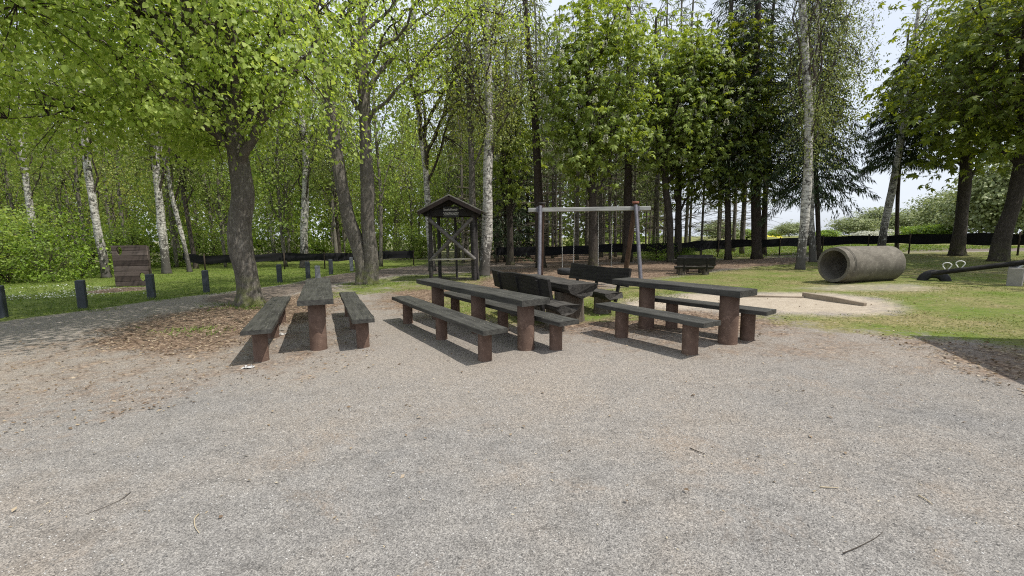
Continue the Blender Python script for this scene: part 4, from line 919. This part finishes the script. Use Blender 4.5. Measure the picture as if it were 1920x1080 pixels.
# ------------------------------------------------------------------ black screen fence
def fence(label, pts, hpost, band, posts, seed, cat='fence'):
    P = np.array([at(u, v) for u, v in pts]); Q = catmull(P, .3); rg_ = np.random.default_rng(seed); O = Vector(P[0]); O = ground(O.x, O.y)
    root = empty('screen_fence', O, 0, label, cat, 'black screen fence round the playground')
    n = len(Q); s = np.arange(n)*.3; z = terrain(Q[:, 0], Q[:, 1])
    top = z+hpost+.03*np.sin(s*1.1)+.025*np.sin(s*2.7+1); bot = z+hpost-band+.05*np.sin(s*.8+2)+.03*np.sin(s*3.1)
    rows = [np.stack([Q[:, 0]+.03*math.sin(k*1.5)*np.sin(s*2.2), Q[:, 1]+.04*math.sin(k*1.2)*np.sin(s*1.7+k), top*(1-k/4)+bot*k/4], 1) for k in range(5)]
    V = np.stack(rows, 1).reshape(-1, 3)-np.array(O); F = [(i*5+k, i*5+k+1, i*5+k+6, i*5+k+5) for i in range(n-1) for k in range(4)]
    o = link_mesh('fabric', np_mesh('fabric', V, F), M['fabric'], root, True)
    for (u, v) in posts:
        b_ = at(u, v); lo = b_-O; j = int(np.argmin(np.hypot(Q[:, 0]-b_.x, Q[:, 1]-b_.y))); q = Q[j]
        px_ = Vector((q[0], q[1]-.05, float(terrain(q[0], q[1]))))-O
        g = Geo(); g.add(*tube_geo([px_+Vector((0, 0, -.1)), px_+Vector((.01, 0, hpost+.06))], .035, 8)); g.obj('post', M['fence_post'], root)
fence('low black screen fence between the left lawn and the wood, ending beside the shelter', [(345, 503), (375, 508), (425, 508), (480, 508), (535, 505), (610, 504), (690, 500), (776, 497)], .85, .42, [(390, 508), (535, 505), (608, 504), (690, 500), (774, 497)], 1)
fence('long black screen fence running behind the swing and round the open right side', [(930, 496), (1000, 493), (1110, 491), (1230, 489), (1300, 485), (1345, 482), (1460, 479), (1540, 474), (1625, 474), (1702, 476), (1800, 477), (1905, 479), (2010, 482)], .98, .50,
      [(930, 496), (1125, 491), (1230, 489), (1342, 482), (1460, 479), (1540, 474), (1625, 474), (1702, 476), (1800, 477), (1905, 479)], 2)

# ------------------------------------------------------------------ plank climbing panel
pn = (at(218, 538)+at(283, 536))/2; wv = at(283, 536)-at(218, 538)
pw = wv.length; ph_ = 1.44
pan = empty('climbing_panel', ground(pn.x, pn.y), math.atan2(wv.y, wv.x), 'brown plank climbing panel with two oval holes on the left lawn', 'play panel')
cu = bpy.data.curves.new('panel', 'CURVE'); cu.dimensions = '2D'; cu.fill_mode = 'BOTH'; cu.extrude = .03
def spl(pts):
    s = cu.splines.new('POLY'); s.points.add(len(pts)-1); s.use_cyclic_u = True
    for p, q in zip(s.points, pts): p.co = (q[0], q[1], 0, 1)
spl([(-pw/2, .02), (pw/2, .02), (pw/2, ph_), (-pw/2, ph_)])
for hx, hz in ((-pw*.29, ph_*.87), (pw*.29, ph_*.23)): spl([(hx+.085*math.cos(a), hz+.155*math.sin(a)) for a in np.linspace(0, 2*np.pi, 24, endpoint=False)])
t = bpy.data.objects.new('t', cu); C.objects.link(t); bpy.context.view_layer.update()
me_ = bpy.data.meshes.new_from_object(t.evaluated_get(bpy.context.evaluated_depsgraph_get())); bpy.data.objects.remove(t)
me_.transform(Matrix.Rotation(R(90), 4, 'X'))
def panel_mat():
    t = NT('plank_panel'); o = t.obj(); n1 = t.noise(t.map(o, (1.0, 14, 14)), 1.6, 6, .7); z = t.n('ShaderNodeSeparateXYZ', i_0=o).outputs[2]
    fr = t.math('FRACT', t.math('DIVIDE', z, .18)); idx = t.math('FLOOR', t.math('DIVIDE', z, .18))
    pv = t.n('ShaderNodeTexWhiteNoise', noise_dimensions='1D', i_W=idx).outputs[0]
    gap = t.ramp(fr, [(.0, 0.0), (.06, 1.0), (.95, 1.0), (1.0, .0)])
    c = t.ramp(t.math('ADD', t.math('MULTIPLY', n1, .7), t.math('MULTIPLY', pv, .3)), [(.3, (.04, .03, .026)), (.5, (.085, .066, .058)), (.75, (.16, .13, .115))])
    pale = t.math('MULTIPLY', t.ramp(t.noise(t.map(o, (2.5, 2, 22)), 2.5, 4, .7), [(.64, 0.0), (.70, 1.0)]), .5)
    c = t.mix(pale, c, (.3, .27, .24)); c = t.mix(1.0, c, gap, 'MULTIPLY')
    return t.done(t.pbr(c, .8, t.bump(t.math('ADD', t.math('MULTIPLY', gap, 2.0), n1), .8, .006), .2))
link_mesh('plank_wall', me_, panel_mat(), pan)
for x in (-pw/2+.06, pw/2-.05): bm_obj('support_post', box_bm(.10, .12, ph_+.02, (x, .095, ph_/2-.05)), M['wood_panel'], pan)

# ------------------------------------------------------------------ bollards
BOL = [((3, 596), 'bollard'), ((156, 578), 'bollard'), ((285, 560), 'bollard'), ((387.5, 548), 'bollard'), ((525, 530), 'bollard'), ((578, 522), 'bollard'), ((621, 514.5), 'bollard'), ((659.5, 508.5), 'bollard_pale'), ((597, 535), 'bollard_pale')]
BL = ['dark square bollard cut off by the left edge of the photo', 'dark square bollard on the lawn edge, second from the left edge', 'dark square bollard in front of the right side of the climbing panel', 'dark square bollard just left of the burred lime trunk', 'dark square bollard just right of the burred lime trunk',
      'dark square bollard in front of the blotchy birch foot', 'dark square bollard between the blotchy birch and the twin trunks', 'paler grey bollard next to the left foot of the twin trunks', 'pale grey bollard showing just above the end-on table']
for i, ((px_, mt), lab) in enumerate(zip(BOL, BL)):
    p = at(*px_); b = box_bm(.165, .165, .78, (0, 0, .29), None, .014)
    for v in b.verts:
        if v.co.z > .5: v.co.z += v.co.y*.10
    o = bm_obj('bollard', b, M[mt]); o.location = p; o.rotation_euler = (R([.5, -.8, .6, -.4, .9, 0, .5, -.6, .3][i]), 0, R(28+[0, 6, -4, 3, -7, 5, 2, -3, 0][i])); tag(o, lab, 'bollard', 'square bollards along the lawn edge')

# ------------------------------------------------------------------ bus-stop sign beyond the fence
sY = 30.0; s0 = at_depth(1790, 470, sY); sb_ = ground(s0.x, sY)
sn = empty('stop_sign', sb_, 0, 'white round sign with panels on a pole, half hidden by the big dark chestnut', 'sign')
zt_ = at_depth(1791, 385, sY).z-sb_.z
g = Geo(); g.add(*tube_geo([(0.1, 0, -.1), (.1, 0, zt_+.1)], .03, 10)); g.obj('pole', M['metal_pole'], sn)
g = Geo(); V, F = tube_geo([(0, -.06, zt_), (0, -.04, zt_)], .28, 28); g.add(V, F); g.obj('disc', M['white_metal'], sn, False)
for k, (dz, hh) in enumerate(((-.55, .30), (-.98, .42), (-1.38, .30))): bm_obj('panel', box_bm(.42, .03, hh, (0, -.05, zt_+dz)), M['white_metal' if k != 1 else 'metal_pole'], sn)

# ------------------------------------------------------------------ unseen timber hut, read off its roof-corner shadow and added to cast it
hx0, hy0 = 6.6, 5.40
hut = empty('timber_hut', ground(hx0+.5, hy0-.6), R(-20), 'unseen timber hut at the right, added to cast its roof shadow', 'hut')
W1, D1, hh_ = 4.2, 5.0, 2.35
for s, (a_, b_) in enumerate((((0, 0, 0), (W1, 0, 0)), ((0, -D1, 0), (W1, -D1, 0)), ((0, 0, 0), (0, -D1, 0)), ((W1, 0, 0), (W1, -D1, 0)))):
    bm_obj('wall', beam(Vector(a_)+Vector((0, 0, hh_/2-.1)), Vector(b_)+Vector((0, 0, hh_/2-.1)), .06, hh_+.2-.004*s), M['wood_panel'], hut)
for s in (0, 1):
    x0_ = -.5 if s == 0 else W1+.5
    bm_obj('roof', beam((W1/2, -D1/2, hh_+1.1), (x0_, -D1/2, hh_-.12), D1+1.0, .07), M['shingle'], hut)
bm_obj('door', box_bm(.04, .95, 2.0, (-.05, -D1/2, .98)), M['wood_brown'], hut)

# ------------------------------------------------------------------ grass, flowers and litter
def scatter(poly_, n, rng):
    lo, hi = poly_.min(0), poly_.max(0); out = np.empty((0, 2))
    while len(out) < n:
        q = rng.uniform(lo, hi, (n*2, 2)); out = np.vstack([out, q[pdist(poly_, q[:, 0], q[:, 1]) > 0]])
    return out[:n]
def near_clip(p, ymax=27, xmax=30): p = p.copy(); p[:, 1] = np.minimum(p[:, 1], ymax); p[:, 0] = np.clip(p[:, 0], -xmax, xmax); return p
rng = np.random.default_rng(11)
def grass_obj(name, pts, L, W, mat, clump=5, spread=.05):
    P = np.repeat(pts, clump, 0)+rng.normal(size=(len(pts)*clump, 2))*spread; n = len(P)
    P3 = np.column_stack([P, terrain(P[:, 0], P[:, 1])-.005]); A = np.column_stack([rng.normal(size=(n, 2))*.9, np.ones(n)*.7]); N = rng.normal(size=(n, 3))*.5+np.array([.3, -.2, .8])
    o = link_mesh(name, np_mesh(name, *leaf_geo(P3, A, N, rng.uniform(.5, 1.2, n)*L, W, 'quad', .1)), M[mat]); tag(o, kind='stuff'); return o
pl = scatter(near_clip(Z_LAWN, 25), 26000, rng); pl = pl[(pdist(Z_PANEL, pl[:, 0], pl[:, 1]) < 0)&(pdist(Z_PATH, pl[:, 0], pl[:, 1]) < 0)]
grass_obj('lawn_grass', pl, .07, .012, 'grass', 4)
q = scatter(near_clip(Z_GR2, 22, 26), 40000, rng); dn = np.sin(q[:, 0]*1.3+q[:, 1]*.8)+np.sin(q[:, 0]*.7-q[:, 1]*1.9+1)+.8*np.sin(q[:, 0]*3.1+q[:, 1]*2.3)
q = q[(dn+rng.normal(size=len(q))*.8 > -.3)&(pdist(Z_SAND, q[:, 0], q[:, 1]) < -.05)&(pdist(Z_SAND2, q[:, 0], q[:, 1]) < .1)]
grass_obj('meadow_grass', q, .032, .010, 'grass_dry', 4)
q = np.vstack([scatter(Z_GR1, 4500, rng), scatter(Z_STRIP, 2600, rng)]); dn = np.sin(q[:, 0]*2.3+q[:, 1]*1.8)+np.sin(q[:, 0]*1.7-q[:, 1]*2.9+1)
q = q[dn+rng.normal(size=len(q))*.7 > .1]; grass_obj('patchy_grass', q, .05, .010, 'grass_dry', 4)
q = np.column_stack([rng.uniform(8, 30, 9000), rng.uniform(24, 40, 9000)]); grass_obj('verge_grass', q, .18, .03, 'grass', 3, .1)
# rank tufts along the lawn edge and the tree feet
q = np.vstack([at(u, v)[:2]+rng.normal(size=(60, 2))*np.array([.35, .18]) for u, v in [(470, 578), (440, 572), (500, 572), (700, 536), (725, 532), (660, 534), (780, 520), (355, 622), (156, 582), (285, 563), (388, 551), (525, 533), (900, 520)]]); grass_obj('tuft_grass', q, .11, .012, 'grass', 3, .03)
# daisies
dz = scatter(poly([(0, 566), (0, 545), (120, 535), (250, 545), (330, 545), (300, 556), (150, 560)]), 1500, rng); kk = np.sin(dz[:, 0]*1.3)+np.sin(dz[:, 1]*1.7+1)+rng.normal(size=len(dz))*.7
dz = dz[kk > -.2]
def flecks(name, P, size, zoff, mat, k=1, tilt=.3, aspect=.7):
    n = len(P); P3 = np.column_stack([P, terrain(P[:, 0], P[:, 1])+zoff]); th = rng.uniform(0, 6.28, n)
    A = np.column_stack([np.cos(th), np.sin(th), rng.normal(size=n)*tilt*.5]); N = np.array([0, 0, 1.])+rng.normal(size=(n, 3))*tilt
    o = link_mesh(name, np_mesh(name, *leaf_geo(P3, A, N, size*rng.uniform(.6, 1.4, n), size*aspect, 'quad', .1)), M[mat]); tag(o, kind='stuff'); return o
flecks('daisies', dz, .035, .06, 'daisy', 1, .25, .95)
flecks('dandelions', scatter(near_clip(Z_LAWN, 18, 20), 16, rng), .05, .05, 'dandelion', 1, .2, .95)
near_p = np.array([(-9, 2.2), (9, 2.2), (9, 9.5), (-10, 9.5)], float); near_p2 = np.array([(-3.4, 1.6), (3.4, 1.6), (5, 4.6), (-5, 4.6)], float)
flecks('wood_chips', np.vstack([scatter(near_p, 900, rng), scatter(near_p2, 160, rng)]), .022, .006, 'chips', 1, .25, .35)
flecks('dry_leaves', np.vstack([scatter(near_p, 380, rng), scatter(Z_LIT_R, 500, rng), scatter(Z_TAN, 900, rng), scatter(Z_LIT_L, 2600, rng), scatter(Z_MID, 3000, rng), scatter(near_clip(Z_FLOOR), 2500, rng)]), .04, .012, 'litter', 1, .45, .6)
# loose stones, densest close to the viewer
q = np.vstack([scatter(near_p2, 15000, rng), scatter(near_p, 9000, rng)]); n = len(q); s = rng.uniform(.0025, .006, n)
base_v = np.array([(1, 0, 0), (0, 1, 0), (-1, 0, 0), (0, -1, 0), (0, 0, .8)])
th = rng.uniform(0, 6.28, n); V = base_v[None]*s[:, None, None]*rng.uniform(.7, 1.3, (n, 5, 1)); cs, sn_ = np.cos(th)[:, None], np.sin(th)[:, None]
V = np.stack([V[..., 0]*cs-V[..., 1]*sn_, V[..., 0]*sn_+V[..., 1]*cs, V[..., 2]], -1)+np.column_stack([q, terrain(q[:, 0], q[:, 1])+.001])[:, None, :]
F = (np.arange(n)[:, None, None]*5+np.array([[0, 1, 4], [1, 2, 4], [2, 3, 4], [3, 0, 4]])[None]).reshape(-1, 3)
tag(link_mesh('gravel', np_mesh('gravel', V.reshape(-1, 3), F), M['stone']), kind='stuff')
# single twigs that can be told apart
def twig(label, pts, r, mat='twig'):
    P = [np.array(at(u, v)) + np.array([0, 0, .008]) for u, v in pts]; O = P[0]; g = Geo()
    g.add(*tube_geo(catmull([p-O for p in P], .02), np.linspace(r, r*.5, len(catmull([p-O for p in P], .02))), 6)); o = g.obj('twig', M[mat]); o.location = O; tag(o, label, 'twig', 'twigs lying on the gravel')
twig('curved pale twig lying on the gravel at lower left', [(373, 966), (365, 975), (366, 990), (374, 1002)], .0035, 'chips')
twig('long thin dark twig with a bend, left part of the gravel', [(245, 925), (225, 940), (180, 960), (160, 966)], .0025)
twig('short straight dark stick on the gravel, below the gap between the middle and right tables', [(1294, 842), (1308, 848), (1322, 853)], .004)
twig('pale straight stick on the gravel, lower right half', [(1537, 915), (1572, 917)], .004, 'chips')
twig('pale slanting stick on the gravel, rightmost of the twigs', [(1722, 931), (1735, 938), (1748, 948)], .004, 'chips')
twig('thin dark twig in the gravel near the bottom, right of centre', [(1580, 1040), (1605, 1030), (1640, 1012), (1655, 1000)], .0025)
# white scrap by the bench leg
rgw = np.random.default_rng(5)
for lab, (u, v), s in (('crumpled white scrap on the gravel in front of the leftmost bench post', (466, 690), .055), ('smaller white scrap under the leftmost bench', (528, 628), .055)):
    b = bmesh.new(); bmesh.ops.create_grid(b, x_segments=7, y_segments=7, size=s)
    for w in b.verts: w.co += Vector((rgw.normal()*.014, rgw.normal()*.014, abs(rgw.normal())*.014)); w.co.y *= .75
    o = bm_obj('white_scrap', b, M['paper']); o.location = at(u, v)+Vector((0, 0, .004)); tag(o, lab, 'scrap', 'white scraps by the left bench')

# ------------------------------------------------------------------ light, sky, camera
SUN = Vector((.88, -.34, 0)).normalized(); EL = R(61); SUN = Vector((SUN.x*math.cos(EL), SUN.y*math.cos(EL), math.sin(EL)))
w = bpy.data.worlds.new('World'); sc.world = w; w.use_nodes = True; nt = w.node_tree
sky = nt.nodes.new('ShaderNodeTexSky'); sky.sky_type = 'NISHITA'; sky.sun_disc = False; sky.sun_elevation = EL; sky.sun_rotation = math.atan2(SUN.x, SUN.y)
sky.air_density = 1.0; sky.dust_density = 3.0; sky.ozone_density = 1.0
# thin bright haze and high cloud over the blue
tc = nt.nodes.new('ShaderNodeTexCoord'); mp = nt.nodes.new('ShaderNodeMapping'); mp.inputs['Scale'].default_value = (1.2, 1.2, 4.0); nt.links.new(tc.outputs['Generated'], mp.inputs[0])
nz = nt.nodes.new('ShaderNodeTexNoise'); nz.inputs['Scale'].default_value = 1.6; nz.inputs['Detail'].default_value = 6; nt.links.new(mp.outputs[0], nz.inputs['Vector'])
rp = nt.nodes.new('ShaderNodeValToRGB'); rp.color_ramp.elements[0].position = .32; rp.color_ramp.elements[0].color = (.62,)*3+(1,); rp.color_ramp.elements[1].position = .68; rp.color_ramp.elements[1].color = (.95,)*3+(1,); nt.links.new(nz.outputs[0], rp.inputs[0])
mx = nt.nodes.new('ShaderNodeMix'); mx.data_type = 'RGBA'; nt.links.new(rp.outputs[0], mx.inputs[0]); nt.links.new(sky.outputs[0], mx.inputs[6]); mx.inputs[7].default_value = (6.5, 6.95, 7.7, 1)
bg = nt.nodes['Background']; nt.links.new(mx.outputs[2], bg.inputs[0]); bg.inputs[1].default_value = .15
sl = bpy.data.lights.new('sun', 'SUN'); sl.energy = 4.8; sl.angle = R(.5); sl.color = (1, .95, .87)
so = bpy.data.objects.new('sun', sl); C.objects.link(so); so.rotation_euler = (-SUN).to_track_quat('-Z', 'Y').to_euler(); so.location = SUN*30
cd = bpy.data.cameras.new('camera'); cd.lens = FPX/1920*36; cd.sensor_width = 36; cd.clip_end = 3000; cd.clip_start = .05
co = bpy.data.objects.new('camera', cd); C.objects.link(co); co.matrix_world = Matrix.Translation((0, 0, EYE)) @ CAM.to_4x4(); sc.camera = co
sc.view_settings.view_transform = 'Standard'; sc.view_settings.look = 'None'; sc.view_settings.exposure = 0; sc.view_settings.gamma = 1
sc.cycles.max_bounces = 8; sc.cycles.diffuse_bounces = 4; sc.cycles.transmission_bounces = 3; sc.cycles.use_denoising = False; sc.cycles.filter_width = 1.1
